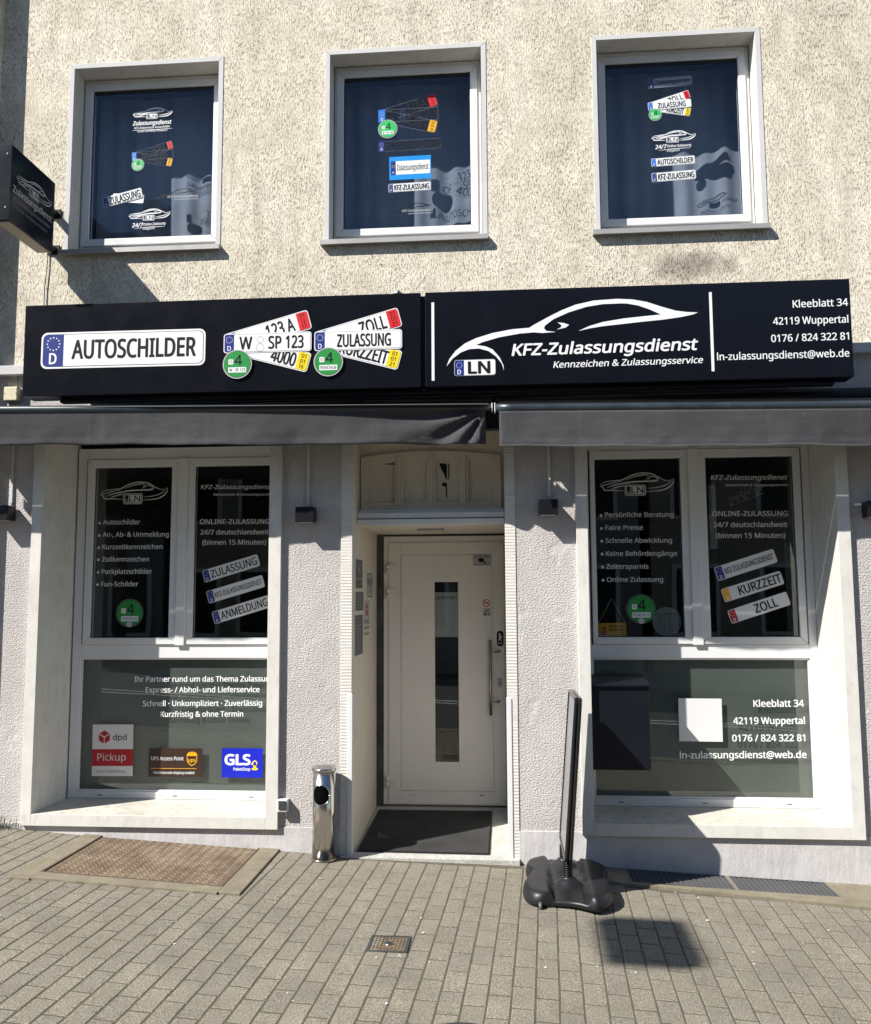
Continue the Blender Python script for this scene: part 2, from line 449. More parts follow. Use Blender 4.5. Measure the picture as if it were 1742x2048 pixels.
LAY = 0.0006
class Art:
    """flat print in a plane: o origin, u right, v up; n = u x v points at the viewer"""
    def __init__(s, base=0.0): s.v = []; s.f = []; s.fm = []; s.mats = []; s.base = base
    def mi(s, m):
        if m not in s.mats: s.mats.append(m)
        return s.mats.index(m)
    def add(s, fr, pts, faces, m, lay):
        o, u, v = fr; n = u.cross(v).normalized()*(s.base+lay*LAY); k = len(s.v); mi = s.mi(m)
        for a, b in pts: s.v.append(o+u*a+v*b+n)
        for f in faces: s.f.append([i+k for i in f]); s.fm.append(mi)
    def poly(s, fr, pts, m, lay=0):
        tris = tessellate_polygon([[Vector((a, b, 0)) for a, b in pts]])
        s.add(fr, pts, tris, m, lay)
    def rrect(s, fr, x0, y0, x1, y1, r, m, lay=0, corners=(1, 1, 1, 1)):
        pts = []
        for (cx, cy, a0, on) in ((x1-r, y1-r, 0, corners[0]), (x0+r, y1-r, 90, corners[1]), (x0+r, y0+r, 180, corners[2]), (x1-r, y0+r, 270, corners[3])):
            if on and r > 0:
                for k in range(6):
                    a = math.radians(a0+18*k); pts.append((cx+r*math.cos(a), cy+r*math.sin(a)))
            else:
                pts.append((x1 if a0 in (0, 270) else x0, y1 if a0 in (0, 90) else y0))
        s.add(fr, pts, [tuple(range(len(pts)))], m, lay)
    def disc(s, fr, cx, cy, r, m, lay=0, n=40, ry=None):
        pts = [(cx+r*math.cos(2*math.pi*k/n), cy+(ry or r)*math.sin(2*math.pi*k/n)) for k in range(n)]
        s.add(fr, pts, [tuple(range(n))], m, lay)
    def ring(s, fr, cx, cy, r0, r1, m, lay=0, n=32, a0=0, a1=360):
        pts = []; f = []
        for k in range(n+1):
            a = math.radians(a0+(a1-a0)*k/n); pts += [(cx+r0*math.cos(a), cy+r0*math.sin(a)), (cx+r1*math.cos(a), cy+r1*math.sin(a))]
        for k in range(n): f.append((2*k, 2*k+1, 2*k+3, 2*k+2))
        s.add(fr, pts, f, m, lay)
    def text(s, fr, t, x0, x1, y, h, m, lay=0, bold=.02, shear=0.0, spacing=1.0):
        """bold strokes are the glyphs laid over each other, slightly shifted, each a hair above the last"""
        v, f, w = text_mesh(t, 0, spacing); e = bold*(1.25 if h*fr[2].length > .06 else .8)*h
        k = (x1-x0-2*e)/w
        H = h*fr[2].length
        if bold < .006: sh = [(0, 0)]
        elif H < .05: sh = [(-1, -.7), (1, -.7), (-1, .7), (1, .7)]
        else: sh = [(math.cos(math.pi*j/4), math.sin(math.pi*j/4)) for j in range(8)]
        for i, (dx, dy) in enumerate(sh):
            s.add(fr, [(x0+e+dx*e+a*k+b*h*shear, y+dy*e*.75+b*h) for a, b in v], f, m, lay+i*.09)
    def stroke(s, fr, pts, w, m, lay=0, taper=True, sub=5):
        P = spline(pts, sub); n = len(P); out = []; f = []
        for i, p in enumerate(P):
            a = P[max(i-1, 0)]; b = P[min(i+1, n-1)]; dx, dy = b[0]-a[0], b[1]-a[1]; L = math.hypot(dx, dy) or 1
            t = i/(n-1); k = (math.sin(math.pi*min(max(t, .03), .97))**.6 if taper else 1)*w/2
            out += [(p[0]-dy/L*k, p[1]+dx/L*k), (p[0]+dy/L*k, p[1]-dx/L*k)]
        for i in range(n-1): f.append((2*i, 2*i+1, 2*i+3, 2*i+2))
        s.add(fr, out, f, m, lay)
    def build(s, name, parent, **props):
        me = bpy.data.meshes.new(name); me.from_pydata([tuple(v) for v in s.v], [], s.f)
        for p, i in zip(me.polygons, s.fm): p.material_index = i
        me.update()
        return link(name, me, s.mats, parent, **props)
def spline(P, sub=5, closed=False):
    out = []; n = len(P)
    for i in range(n if closed else n-1):
        g = lambda j: P[j % n] if closed else P[min(max(j, 0), n-1)]
        p0, p1, p2, p3 = g(i-1), g(i), g(i+1), g(i+2)
        for k in range(sub):
            t = k/sub
            out.append(tuple(.5*((2*p1[c])+(-p0[c]+p2[c])*t+(2*p0[c]-5*p1[c]+4*p2[c]-p3[c])*t*t+(-p0[c]+3*p1[c]-3*p2[c]+p3[c])*t**3) for c in (0, 1)))
    if not closed: out.append(tuple(P[-1]))
    return out
UX, UZ = Vector((1, 0, 0)), Vector((0, 0, 1))
def flat(Y): return (Vector((0, Y, 0)), UX, UZ)                 # coordinates = world x, z
def fpx(p, Y): w = W(p[0], p[1], Y); return (w.x, w.z)
def frame3(bl, br, tl, Y):
    """frame from three photo points; one unit = plate height; returns frame, length"""
    a, b, c = W(*bl, Y), W(*br, Y), W(*tl, Y); u = b-a; h = (c-a).length
    uu = u.normalized(); vv = Vector((0, -1, 0)).cross(uu)*-1; vv = Vector((-uu.z, 0, uu.x))
    return (a, uu*h, vv*h), u.length/h
def text_px(art, t, a, b, cap, Y, m, lay=0, bold=.02, shear=0.0):
    A, B = W(a[0], a[1], Y), W(b[0], b[1], Y); u = (B-A); L = u.length; u.normalize()
    h = abs(W(a[0], a[1]-cap, Y).z-A.z)
    art.text((A, u, Vector((-u.z, 0, u.x))), t, 0, L, 0, h, m, lay, bold, shear)
def plate(art, fr, L, txt, tx=None, left=None, right=None, lay=0, clear=False, base=None, ink=None, th=.62, ty=.19, bold=.018, parts=None, border=True):
    base = base or M_WHITE; ink = ink or M_INK; r = .15
    if clear:
        for (a, b, c, d) in ((0, 0, L, .02), (0, .98, L, 1), (0, 0, .02, 1), (L-.02, 0, L, 1)):
            art.rrect(fr, a, b, c, d, 0, M_LINE, lay)
    else:
        art.rrect(fr, 0, 0, L, 1, r, base, lay)
        if border:
            art.rrect(fr, .045, .045, L-.045, .955, r-.03, ink, lay+1)
            art.rrect(fr, .06, .06, L-.06, .94, r-.04, base, lay+2)
    x0, x1 = .1, L-.1
    if left:
        col = {'blue': M_BLUE, 'lblue': M_BLUE2, 'yellow': M_ORY, 'red': M_DRED}[left]
        e = 0 if clear else .055
        art.rrect(fr, e, e, .53, 1-e, r-.04 if not clear else 0, col, lay+3, (0, 1, 1, 0))
        for k in range(12):
            a = math.radians(30*k); art.disc(fr, .29+.155*math.cos(a), .67+.155*math.sin(a), .019, M_WHITE, lay+4, 6)
        art.text(fr, 'D', .20, .38, .12, .24, M_WHITE, lay+4, .025)
        x0 = .58
    if right:
        col, lines = right
        art.rrect(fr, L-.62, .055, L-.055, .945, r-.04, col, lay+3, (1, 0, 0, 1))
        for k, t in enumerate(lines): art.text(fr, t, L-.46, L-.22, .67-.27*k, .2, ink, lay+4, .02)
        x1 = L-.68
    if parts:
        for t, a, b in parts: art.text(fr, t, a, b, ty, th, ink, lay+5, bold)
    elif txt:
        a, b = tx if tx else (x0+.08, x1-.08)
        art.text(fr, txt, a, b, ty, th, ink, lay+5, bold)
def subframe(fr, bl, br):
    o, u, v = fr; h = u.length
    d = Vector((br[0]-bl[0], br[1]-bl[1])); L = d.length; d.normalize()
    return (o+u*bl[0]+v*bl[1], u*d.x+v*d.y, v*d.x-u*d.y), L
def badge(art, fr, cx, cy, r, lay, green=None, low='W   SP 123', ring=True, dark=False):
    g = green or M_GRN
    if ring: art.disc(fr, cx, cy, r, M_GREY if dark else M_LGREY, lay)
    art.disc(fr, cx, cy, r*(.92 if ring else 1), M_INK, lay+1); art.disc(fr, cx, cy, r*(.895 if ring else .98), g, lay+2)
    art.text(fr, '4', cx-.18*r, cx+.32*r, cy-.06*r, .68*r, M_INK, lay+3, .012)
    art.rrect(fr, cx-.6*r, cy-.02*r, cx-.27*r, cy+.33*r, .05*r, M_WHITE, lay+3)
    art.ring(fr, cx-.435*r, cy+.17*r, .07*r, .10*r, M_DRED, lay+4, 16)
    art.rrect(fr, cx-.6*r, cy-.58*r, cx+.62*r, cy-.22*r, 0, M_WHITE, lay+3)
    art.text(fr, low, cx-.53*r, cx+.55*r, cy-.50*r, .2*r, M_INK, lay+4, .012)
def plate_set(art, fr, L, top, mid, bot, dt, db, clear=False, low='FEINSTAUB', midparts=None, green=None, left='blue', midtx=None, circles=False, topx=None, botx=None):
    f1, L1 = subframe(fr, (.29, .03), (4.47*L/4.45, 1.17))
    plate(art, f1, L1, top, tx=topx or (L1*.47, L1-.82), left=None if clear else left, right=(M_RED, dt), lay=0, clear=clear, th=.66, ty=.15)
    f2, L2 = subframe(fr, (.08, .06), (4.2*L/4.45, -1.07))
    plate(art, f2, L2, bot, tx=botx or (L2*.42, L2-.78), right=(M_YEL if not clear else M_ORY, db), lay=6, clear=clear, th=.66, ty=.15)
    if not clear: plate(art, fr, L, mid, tx=midtx, left=left, lay=12, parts=midparts)
    else: plate(art, fr, L, mid, tx=midtx, left='lblue', lay=12, clear=True, parts=midparts)
    if circles:
        for cy, r in ((.66, .165), (.26, .2)): art.ring(fr, 1.85, cy, r-.012, r, M_LINE if clear else M_GREY, 18, 24)
    badge(art, fr, .72, -.57, .74, 20, green, low)
# silhouettes, in photo pixels of the big sign (drawn there, scaled elsewhere)
CAR_A = [(893,733),(898.5,718.4),(911,702),(930,686.8),(952.3,676.3),(985.3,666),(1024,658.6),(1058.4,655.6),(1068,649.6),(1095.6,634.4),(1123,620.6),(1150.7,609.6),(1186.5,601.3),(1233.3,597.8),(1265,598.9),(1293.7,604),(1322.4,613.2),(1351,621.3),(1374,624.1),(1395.8,624.9),(1385.5,629),(1362.6,633.9),(1328,639),(1285,643.4),(1242,648.3),(1205.8,652.3),(1178,657),(1156.7,662),(1178,652.3),(1205.8,644),(1247,637),(1285,632.8),(1322,629),(1299.4,619),(1276.4,611),(1253.5,607),(1241.6,606.8),(1205.8,608.2),(1172.7,613.7),(1136.9,624.8),(1106.6,638.5),(1090,651),(1087.8,656.4),(1092.8,662),(1112,663.9),(1084.5,666),(1068,664.7),(1040.4,667),(999,674.4),(966,684),(952.3,690),(972,693),(985.3,699),(999,714.3),(1006.8,730.8),(1008,740.5),(1003.2,726.7),(992.2,713),(977,702),(957.8,697),(938.5,698.3),(922,704.7),(905.4,717)]
CAR_A2 = [(1114.8,644.9),(1127.2,646),(1138.3,649.6),(1131.4,655),(1113.5,659.2),(1121.7,655),(1123.1,651),(1119,647.6)]
def car_a(art, Y, m, lay, bounds=None):
    """bounds: photo pixel box (x0,x1,ytop,ybot) or None for its own place"""
    for P in (CAR_A, CAR_A2):
        if bounds:
            x0, x1, y0, y1 = bounds
            P = [(x0+(x-893)/(1395.8-893)*(x1-x0), y0+(y+.033*(x-893)-597)/(745-597)*(y1-y0)-.05*(x-893)*(x1-x0)/503) for x, y in P]
        art.poly(flat(Y), [fpx(p, Y) for p in P], m, lay)
CAR_B = [([(582,318),(606,296),(660,287),(700,283),(740,262),(780,248),(820,244),(860,250),(900,272),(935,288),(973,277)], 5),
         ([(973,277),(968,300),(945,325),(905,342),(828,349)], 6), ([(582,318),(600,327),(608,341),(660,342),(712,345)], 5),
         ([(618,330),(640,318),(700,304),(760,294),(820,291),(850,290),(880,284),(895,278)], 7), ([(640,336),(680,322),(720,314)], 5),
         ([(722,284),(760,266),(800,257),(838,256),(822,288)], 4), ([(836,290),(846,268),(862,262),(890,276),(880,290),(850,294)], 4),
         ([(582,318),(610,312),(650,300),(700,290)], 4), ([(835,330),(880,326),(930,312),(960,288)], 4)]
def car_b(art, Y, m, x0, x1, y0, y1, lay=0, tilt=0.0, lf=None, k=1.0, ink=None):
    """sports car line drawing with its LN plate, fitted in a photo box or a frame lf"""
    def T(p):
        u = (p[0]-582)/391; v = (p[1]-243)/129
        if lf: return (x0+u*(x1-x0), y0+(1-v)*(y1-y0))
        return fpx((x0+u*(x1-x0), y0+v*(y1-y0)+tilt*u), Y)
    fr = lf or flat(Y)
    s = abs(T((973, 243))[0]-T((582, 243))[0])/391
    for P, w in CAR_B: art.stroke(fr, [T(p) for p in P], w*s*k*1.1, m, lay)
    q = [T(p) for p in ((714,372),(826,372),(714,310))]
    o = fr[0]+fr[1]*q[0][0]+fr[2]*q[0][1]; a = fr[0]+fr[1]*q[1][0]+fr[2]*q[1][1]; c = fr[0]+fr[1]*q[2][0]+fr[2]*q[2][1]
    h = (c-o).length; uu = (a-o).normalized(); L = (a-o).length/h; nn = fr[1].cross(fr[2]).normalized(); vv = nn.cross(uu)
    f2 = (o, uu*h, vv*h)
    art.rrect(f2, 0, 0, L, 1, .2, m, lay+1); art.rrect(f2, .07, .07, L-.07, .93, .15, ink or M_INK, lay+2); art.rrect(f2, .13, .13, L-.13, .87, .1, m, lay+3)
    art.rrect(f2, .2, .18, .5, .82, .03, ink or M_INK, lay+4); art.text(f2, 'LN', .58, L-.22, .24, .54, ink or M_INK, lay+4, .03)
    art.text(f2, 'D', .27, .42, .22, .2, m, lay+5, .02)
# ================================================================ the ground
XS = [-12, -3.527, -2.906, -1.528, -1.067, .035, .648, 1.446, 2.3, 12]; ZS = [.62, .176, .127, .049, .022, -.004, -.031, -.072, -.112, -.55]
def zg(x, y=0):
    for i in range(len(XS)-1):
        if x <= XS[i+1] or i == len(XS)-2:
            t = (x-XS[i])/(XS[i+1]-XS[i]); return ZS[i]+(ZS[i+1]-ZS[i])*t
def slope(x): return (zg(x+.15)-zg(x-.15))/.3
def strip_sheet(mb, x0, x1, y0, y1, dz, nx=60, mat=0):
    b = mb.bm; pr = None
    for i in range(nx+1):
        x = x0+(x1-x0)*i/nx; c = [b.verts.new((x, y, zg(x)+dz)) for y in (y0, y1)]
        if pr: f = b.faces.new((pr[0], c[0], c[1], pr[1])); f.material_index = mat; f.smooth = True
        pr = c
mb = MB(); strip_sheet(mb, -60, 60, -90, -3.3, -.14, 160); mb.build('ground', M_ROAD, kind='structure')
mb = MB(); strip_sheet(mb, -60, 60, -11.5, -3.45, -.132, 160); mb.build('road', M_ROAD, kind='structure')
mb = MB(); strip_sheet(mb, -12, 12, -3.3, .9, -.0022, 400); pav = mb.build('pavement', M_JOINT, kind='structure')
mb = MB(); strip_sheet(mb, -40, 40, -15.2, -11.65, .0, 100); mb.build('far_pavement', M_CONC, kind='structure')
for i in range(14):
    x0 = -7+i*1.0; mb = MB(); mb.prism([(x0, -3.45, zg(x0)-.16), (x0+.985, -3.45, zg(x0+.985)-.16), (x0+.985, -3.45, zg(x0+.985)), (x0, -3.45, zg(x0))], (0, .15, 0), bev=.008)
    mb.build('kerb_stone', M_CONC, pav)
for y0 in (-7.3, -7.62):
    mb = MB(); strip_sheet(mb, -30, 30, y0-.06, y0+.06, -.128, 80); mb.build('road_marking', M_WHITE, kind='structure')
# pavers: 10.4 x 21.5 cm, courses run towards the wall
PD = Vector((.0465, 1.0)).normalized(); PU = Vector((1.0, -.0465)).normalized()
PWD, PLN, GAP = .1046, .2150, .0055
def paver_bm(w, l, bev=.0035, h=.05):
    b = MB(); b.box(-w/2, w/2, -l/2, l/2, -h, 0)
    top = [e for e in b.bm.edges if all(v.co.z > -.001 for v in e.verts)]
    bmesh.ops.bevel(b.bm, geom=top, offset=bev, segments=1, affect='EDGES')
    bmesh.ops.delete(b.bm, geom=[f for f in b.bm.faces if f.calc_center_median().z < -h+.001], context='FACES')
    bmesh.ops.recalc_face_normals(b.bm, faces=b.bm.faces)
    return b.bm
def mesh_of(bm, name, m):
    me = bpy.data.meshes.new(name); bm.to_mesh(me); bm.free(); me.materials.append(m); return me
PME = [mesh_of(paver_bm(PWD-GAP, PLN-GAP*1.9), 'paver', M_PAV) for _ in range(1)]
PMS = mesh_of(paver_bm(PWD-GAP, PLN-GAP*1.9), 'paver_template', M_PAVS)
DXA, DXB = -1.17, .10
def blocked(x, y):
    if -2.87 < x < -1.59 and y > -.915: return True         # cellar hatch and its surround
    return .66 < x < 2.56 and y > -.405                     # light wells and their kerb
cand = []
ang = -math.atan2(PD.x, PD.y)
for i in range(-46, 40):
    u = .0939+PWD*(i+.5); off = (i % 2)*.5*PLN + random.uniform(-.012, .012)
    for j in range(-16, 2):
        v = j*PLN+off-.01
        x, y = PU.x*u+PD.x*v, PU.y*u+PD.y*v
        if y > .08 or y < -3.2: continue
        half = 0
        if blocked(x, y) or (DXA < x < DXB and y > -.13):
            y2 = y-.053; half = 1
            if blocked(x, y2-.052) or (DXA < x < DXB and y2 > -.075): continue
            x, y = x-.0025, y2
        px, py, z = pix((x, y, zg(x))); vis = -40 < px < IW+40 and py < IH+50
        cand.append((0 if vis else 1, z, x, y, ang, half))
# a cross course in front of the hatch and short cut stones at the wall

cand.sort()
n = 0; rest = []
for c in cand:
    if c[0] == 0 and n < 296:
        o = bpy.data.objects.new('paver', PME[0]); COL.objects.link(o); o.parent = pav
        if c[5]: o.scale.y = .49
        o.location = (c[2], c[3], zg(c[2])+random.uniform(-.0006, .0006))
        o.rotation_euler = (random.uniform(-.003, .003), -math.atan(slope(c[2]))+random.uniform(-.003, .003), c[4]+random.uniform(-.008, .008)); n += 1
    else: rest.append(c)
vs, fs = [], []
tv = [v.co.copy() for v in PMS.vertices]; tf = [tuple(p.vertices) for p in PMS.polygons]
for c in rest:
    k = len(vs); R3 = Matrix.Rotation(c[4]+random.uniform(-.008, .008), 3, 'Z') @ Matrix.Rotation(-math.atan(slope(c[2]))+random.uniform(-.003, .003), 3, 'Y')
    o = Vector((c[2], c[3], zg(c[2])+random.uniform(-.0006, .0006)))
    vs += [tuple(R3 @ Vector((t.x, t.y*(.49 if c[5] else 1), t.z)) + o) for t in tv]; fs += [tuple(i+k for i in f) for f in tf]
me = bpy.data.meshes.new('paver_rest'); me.from_pydata(vs, [], fs); link('paver_field', me, M_PAVS, pav, kind='stuff')
bpy.data.meshes.remove(PMS)

# ================================================================ the building
bld = empty('building', (0, 0, 0), label='cream rendered old house with a car registration shop on its ground floor', category='building')
def wall_sheet(name, m, x0, x1, z0, z1, holes, y, skirt=.05, zlow=None):
    xs = sorted({x0, x1, *[h[0] for h in holes], *[h[1] for h in holes]}); zs = sorted({z0, z1, *[h[2] for h in holes], *[h[3] for h in holes]})
    b = MB(); cache = {}
    def V(x, z, yy):
        k = (round(x, 5), round(z, 5), yy)
        if k not in cache: cache[k] = b.bm.verts.new((x, yy, z))
        return cache[k]
    for i in range(len(xs)-1):
        for j in range(len(zs)-1):
            cx, cz = (xs[i]+xs[i+1])/2, (zs[j]+zs[j+1])/2
            if any(h[0] < cx < h[1] and h[2] < cz < h[3] for h in holes): continue
            b.bm.faces.new((V(xs[i], zs[j], y), V(xs[i+1], zs[j], y), V(xs[i+1], zs[j+1], y), V(xs[i], zs[j+1], y)))
    for h in holes:
        q = [(h[0], h[2]), (h[1], h[2]), (h[1], h[3]), (h[0], h[3])]
        for k in range(4):
            if h[2] <= z0 and k == 0: continue
            a, c = q[k], q[(k+1) % 4]
            b.bm.faces.new((V(*a, y), V(*c, y), V(*c, y+skirt), V(*a, y+skirt)))
    return b.build(name, m, bld, recalc=False)
UW = [(-3.222, -2.04), (-1.276, -.098), (.657, 1.838), (2.60, 3.78)]; UZ0, UZ1 = 4.292, 5.755; TR = .036
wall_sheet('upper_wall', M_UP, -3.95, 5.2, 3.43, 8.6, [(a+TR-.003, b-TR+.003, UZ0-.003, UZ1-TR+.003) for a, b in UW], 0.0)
LS = (-3.290, -1.642, .272, 2.96); RS = (.556, 2.191, .268, 2.96)
DX0, DX1 = W(704, 1300).x, W(1014, 1400).x; DTOP = 2.98
wall_sheet('lower_wall', M_LOW, -3.95, 5.2, .205, 3.37, [(LS[0]-.02, LS[1]+.02, LS[2]-.02, LS[3]+.01), (RS[0]-.02, RS[1]+.02, RS[2]-.02, RS[3]+.01), (DX0-.01, DX1+.01, .205, DTOP+.01)], 0.0)
b = MB()
for a, c in ((-3.95, DX0-.075), (DX1+.07, 5.2)): b.box(a, c, -.007, .05, -.6, .205, .002)
b.build('plinth', M_PL, bld)
b = MB(); b.box(-3.95, -3.371, -.010, .0, -.2, .206, .0); b.build('lower_wall_patch', M_LOW, bld)
BOX('cornice', M_TRIM, bld, -3.95, 5.2, -.055, .05, 3.368, 3.436, .004)
# outer shell (ends, back, roof) behind the front
b = MB(); b.box(-3.94, -3.9, .06, 8, -.5, 8.6); b.box(5.1, 5.19, .06, 8, -.5, 8.6); b.box(-3.94, 5.19, 7.95, 8.05, -.5, 8.6); b.build('outer_shell', M_TRIM, bld)
b = MB(); b.prism([(-4.0, -.35, 8.6), (-4.0, 8.4, 8.6), (-4.0, 4, 12.2)], (9.3, 0, 0)); b.build('roof', M_ROOF, bld)

# ---- door recess
b = MB()
YD = 1.15; SOF = 2.264; YF = .33
b.box(DX0-.03, DX0, .05, YD+.3, .0, 3.0); b.build('left_reveal_wall', M_BEIGE, bld)
BOX('right_reveal_wall', M_REV, bld, DX1, DX1+.03, .05, YD+.3, .0, 3.0, 0)
BOX('soffit', M_BEIGE, bld, DX0, DX1, .17, YD+.2, SOF, SOF+.03, 0)
b = MB(); b.box(DX0-.078, DX0, -.006, .0495, -.05, 3.0, .002); b.box(DX1, DX1+.072, -.006, .0495, -.05, 3.0, .002)
b.box(DX0, DX1, -.006, .3, DTOP, 3.05, 0); b.build('jamb_strip', M_RIB, bld)
for xa, xb, t in ((DX0-.026, DX0+.006, 1388), (DX1-.004, DX1+.030, 1395)):
    zt = W(700, t).z; BOX('corner_bead', M_PVC, bld, xa, xb, -.012, .05, zg(xa)+.002, zt, .002)
# floor of the recess
b = MB(); pts = [(DX0-.07, -.05, -.06), (DX0-.07, -.05, .026), (DX0-.07, YD+.2, .092), (DX0-.07, YD+.2, -.06)]
b.prism(pts, (DX1-DX0+.14, 0, 0)); b.build('door_step', M_STEP, bld)
def zstep(y): return .026+(.066)*(y+.05)/(YD+.25)

# ---- fanlight
fl = BOX('fanlight', M_BEIGE, bld, DX0, DX1, YF, YF+.05, 2.30, 3.0, 0)
z0, z1 = W(720, 1024, YF-.03).z, W(720, 920, YF).z
def fp(px, py): w = W(px, py, YF); return (w.x, w.z)
b = MB()
xa, xb = fp(723, 950)[0], fp(1001.5, 950)[0]; zb = fp(800, 1022)[1]
NA = 24
def arch(x, zside, ztop, x0=xa, x1=xb):
    t = (x-x0)/(x1-x0)*2-1; return ztop-(ztop-zside)*t*t
zs, zt = fp(723, 917)[1], fp(862, 903)[1]
def arch_band(b, x0, x1, lo, hi, y0, y1, n=24):
    """band between two height functions"""
    P = [(x0+(x1-x0)*i/n) for i in range(n+1)]
    pts = [(x, y0, lo(x)) for x in P]+[(x, y0, hi(x)) for x in P[::-1]]
    b.prism(pts, (0, y1-y0, 0))
A0 = lambda x: arch(x, zs, zt)
arch_band(b, xa, xb, lambda x: A0(x)-.028, A0, YF-.03, YF+.001)
b.box(xa, xa+.03, YF-.031, YF+.001, zb, zs-.004, .002); b.box(xb-.03, xb, YF-.031, YF+.001, zb, zs-.004, .002)
b.box(xa, xb, YF-.032, YF+.001, zb-.02, zb+.035, .002)
mull = [(613, 660), (820, 865-17), (1028, 1045)]
for a, c in ((621, 640), (824, 843), (1030, 1049)):
    xm0, xm1 = fp(a/3.167+600, 950)[0], fp(c/3.167+600, 950)[0]
    b.box(xm0, xm1, YF-.036, YF+.001, zb+.035, A0((xm0+xm1)/2)-.02, .003)
b.build('fanlight_frame', M_BEIGE, fl)
edges = [(xa+.03, fp(621/3.167+600, 950)[0]), (fp(640/3.167+600, 950)[0], fp(824/3.167+600, 950)[0]), (fp(843/3.167+600, 950)[0], fp(1030/3.167+600, 950)[0]), (fp(1049/3.167+600, 950)[0], xb-.03)]
for i, (a, c) in enumerate(edges):
    b = MB(); m = .012
    for (p, q, y) in ((0, m, YF-.027),):
        b.box(a, a+m*1.6, y, YF+.002, zb+.035, A0(a+.02)-.03, .003); b.box(c-m*1.6, c, y, YF+.002, zb+.035, A0(c-.02)-.03, .003)
        arch_band(b, a+m*1.6, c-m*1.6, lambda x: A0(x)-.055, lambda x: A0(x)-.027, y+.001, YF+.002, 8)
        b.box(a+m*1.6, c-m*1.6, y+.001, YF+.002, zb+.036, zb+.06, .002)
    zz = fp(800, 962)[1]; b.box(a+m*1.6, c-m*1.6, YF-.003, YF+.001, zz-.002, zz+.002)
    b.build('fanlight_panel', M_BEIGE, fl)
fy = flat(YF-.003)   # dark gaps where the painted panel has split
cv = lambda L: [fp(x/3.167+600, y/3.167+880) for x, y in L]
art = Art(); art.poly(fy, cv([(882,150),(905,147),(930,155),(930,252),(925,250),(912,215),(895,185)]), M_INK, 1); art.build('split_crack', fl)
art = Art(); art.poly(fy, cv([(940,152),(947,150),(944,250),(938,248)]), M_INK, 1); art.build('split_crack', fl)
art = Art(); art.poly(fy, cv([(900,272),(930,270),(932,375),(926,360),(922,295),(900,292)]), M_INK, 1); art.build('split_crack', fl)
art = Art(); art.poly(fy, cv([(540,152),(603,148),(603,170),(599,156),(545,156)]), M_INK, 1); art.build('split_crack', fl)
b = MB(); zc0 = W(720, 1041, .17).z; zc1 = W(720, 1026, .17).z
b.box(DX0+.002, DX1-.002, .17, YF, zc0+.012, zc1, .006); b.box(DX0+.002, DX1-.002, .23, YF, zc1, zc1+.028, .004)
b.box(DX0+.002, DX1-.002, .155, .2, SOF-.004, zc0+.006, .004); b.build('fanlight_sill', M_PVCG, fl)
b = MB(); x0, x1 = W(838, 1057, .6).x, W(886, 1057, .6).x
b.box(x0, x1, .56, .64, SOF-.012, SOF-.0005, .002); b.box(x0-.01, x0+.012, .575, .625, SOF-.016, SOF-.0008, .002); b.box(x1-.012, x1+.01, .575, .625, SOF-.016, SOF-.0008, .002)
b.build('soffit_bracket', M_GALV, bld)

# ---- door
def dp(px, py, Y=YD): w = W(px, py, Y); return w.x, w.z
zdb = dp(800, 1609)[1]; zdt = dp(800, 1073)[1]; xd0 = dp(767.5, 1300)[0]; xd1 = DX1-.004
door = BOX('door', M_DOOR, bld, xd0, xd1, YD, YD+.07, zdb, zdt, .003, label='white front door with a narrow tall pane, faded 34 above it')
b = MB(); b.box(DX0, xd0, YD-.0, YD+.06, .05, SOF); b.box(DX0, DX1, YD+.01, YD+.08, zdt, SOF); b.box(DX0, xd0-.0, YD+.075, YD+.085, .05, SOF)
b.build('door_gap_lining', simple('dark_gap_foam', (.07, .07, .068), .9, var=.5, grain=.4), bld)
xl0, xl1 = dp(778, 1300)[0], dp(1009, 1300)[0]; zl0, zl1 = dp(800, 1606)[1], dp(800, 1086)[1]
xg0, xg1 = dp(870, 1300)[0], dp(917, 1300)[0]; zgl0, zgl1 = dp(890, 1523.5)[1], dp(890, 1164)[1]
b = MB()     # the leaf: four pieces round the pane, proud of the frame
xp0, xp1, zp0, zp1 = dp(802, 1300)[0], dp(986, 1300)[0], dp(800, 1581)[1], dp(800, 1110)[1]
def ringbox(b, a0, a1, c0, c1, i0, i1, j0, j1, y0, y1, bev=.0015):
    b.box(a0, i0, y0, y1, c0, c1, bev); b.box(i1, a1, y0, y1, c0, c1, bev)
    b.box(i0+.0003, i1-.0003, y0, y1, c0, j0, bev); b.box(i0+.0003, i1-.0003, y0, y1, j1, c1, bev)
def ringframe(name, m, parent, a0, a1, c0, c1, i0, i1, j0, j1, y0, y1, bev=.003, **props):
    """mitred rectangular frame"""
    b = MB(); bm = b.bm
    o = [(a0, c0), (a1, c0), (a1, c1), (a0, c1)]; i = [(i0, j0), (i1, j0), (i1, j1), (i0, j1)]
    for k in range(4):
        q = [o[k], o[(k+1) % 4], i[(k+1) % 4], i[k]]
        g = .0006; cx = sum(p[0] for p in q)/4; cz = sum(p[1] for p in q)/4
        q = [(p[0]+(cx-p[0])*g*2, p[1]+(cz-p[1])*g*2) for p in q]
        b.prism([(p[0], y0, p[1]) for p in q], (0, y1-y0, 0), bev=bev)
    return b.build(name, m, parent, **props)
ringbox(b, xl0, xl1, zl0, zl1, xp0, xp1, zp0, zp1, YD-.010, YD-.0005)
leaf = b.build('door_leaf_frame', M_DOOR, door)
b = MB(); ringbox(b, xp0+.003, xp1-.003, zp0+.003, zp1-.003, xg0, xg1, zgl0, zgl1, YD-.0095, YD-.0005); b.build('door_panel', M_DOOR, door)
BOX('door_shadow_gap', M_GREY, door, xp0-.001, xp1+.001, YD-.003, YD-.0008, zp0-.001, zp1+.001, 0) if False else None
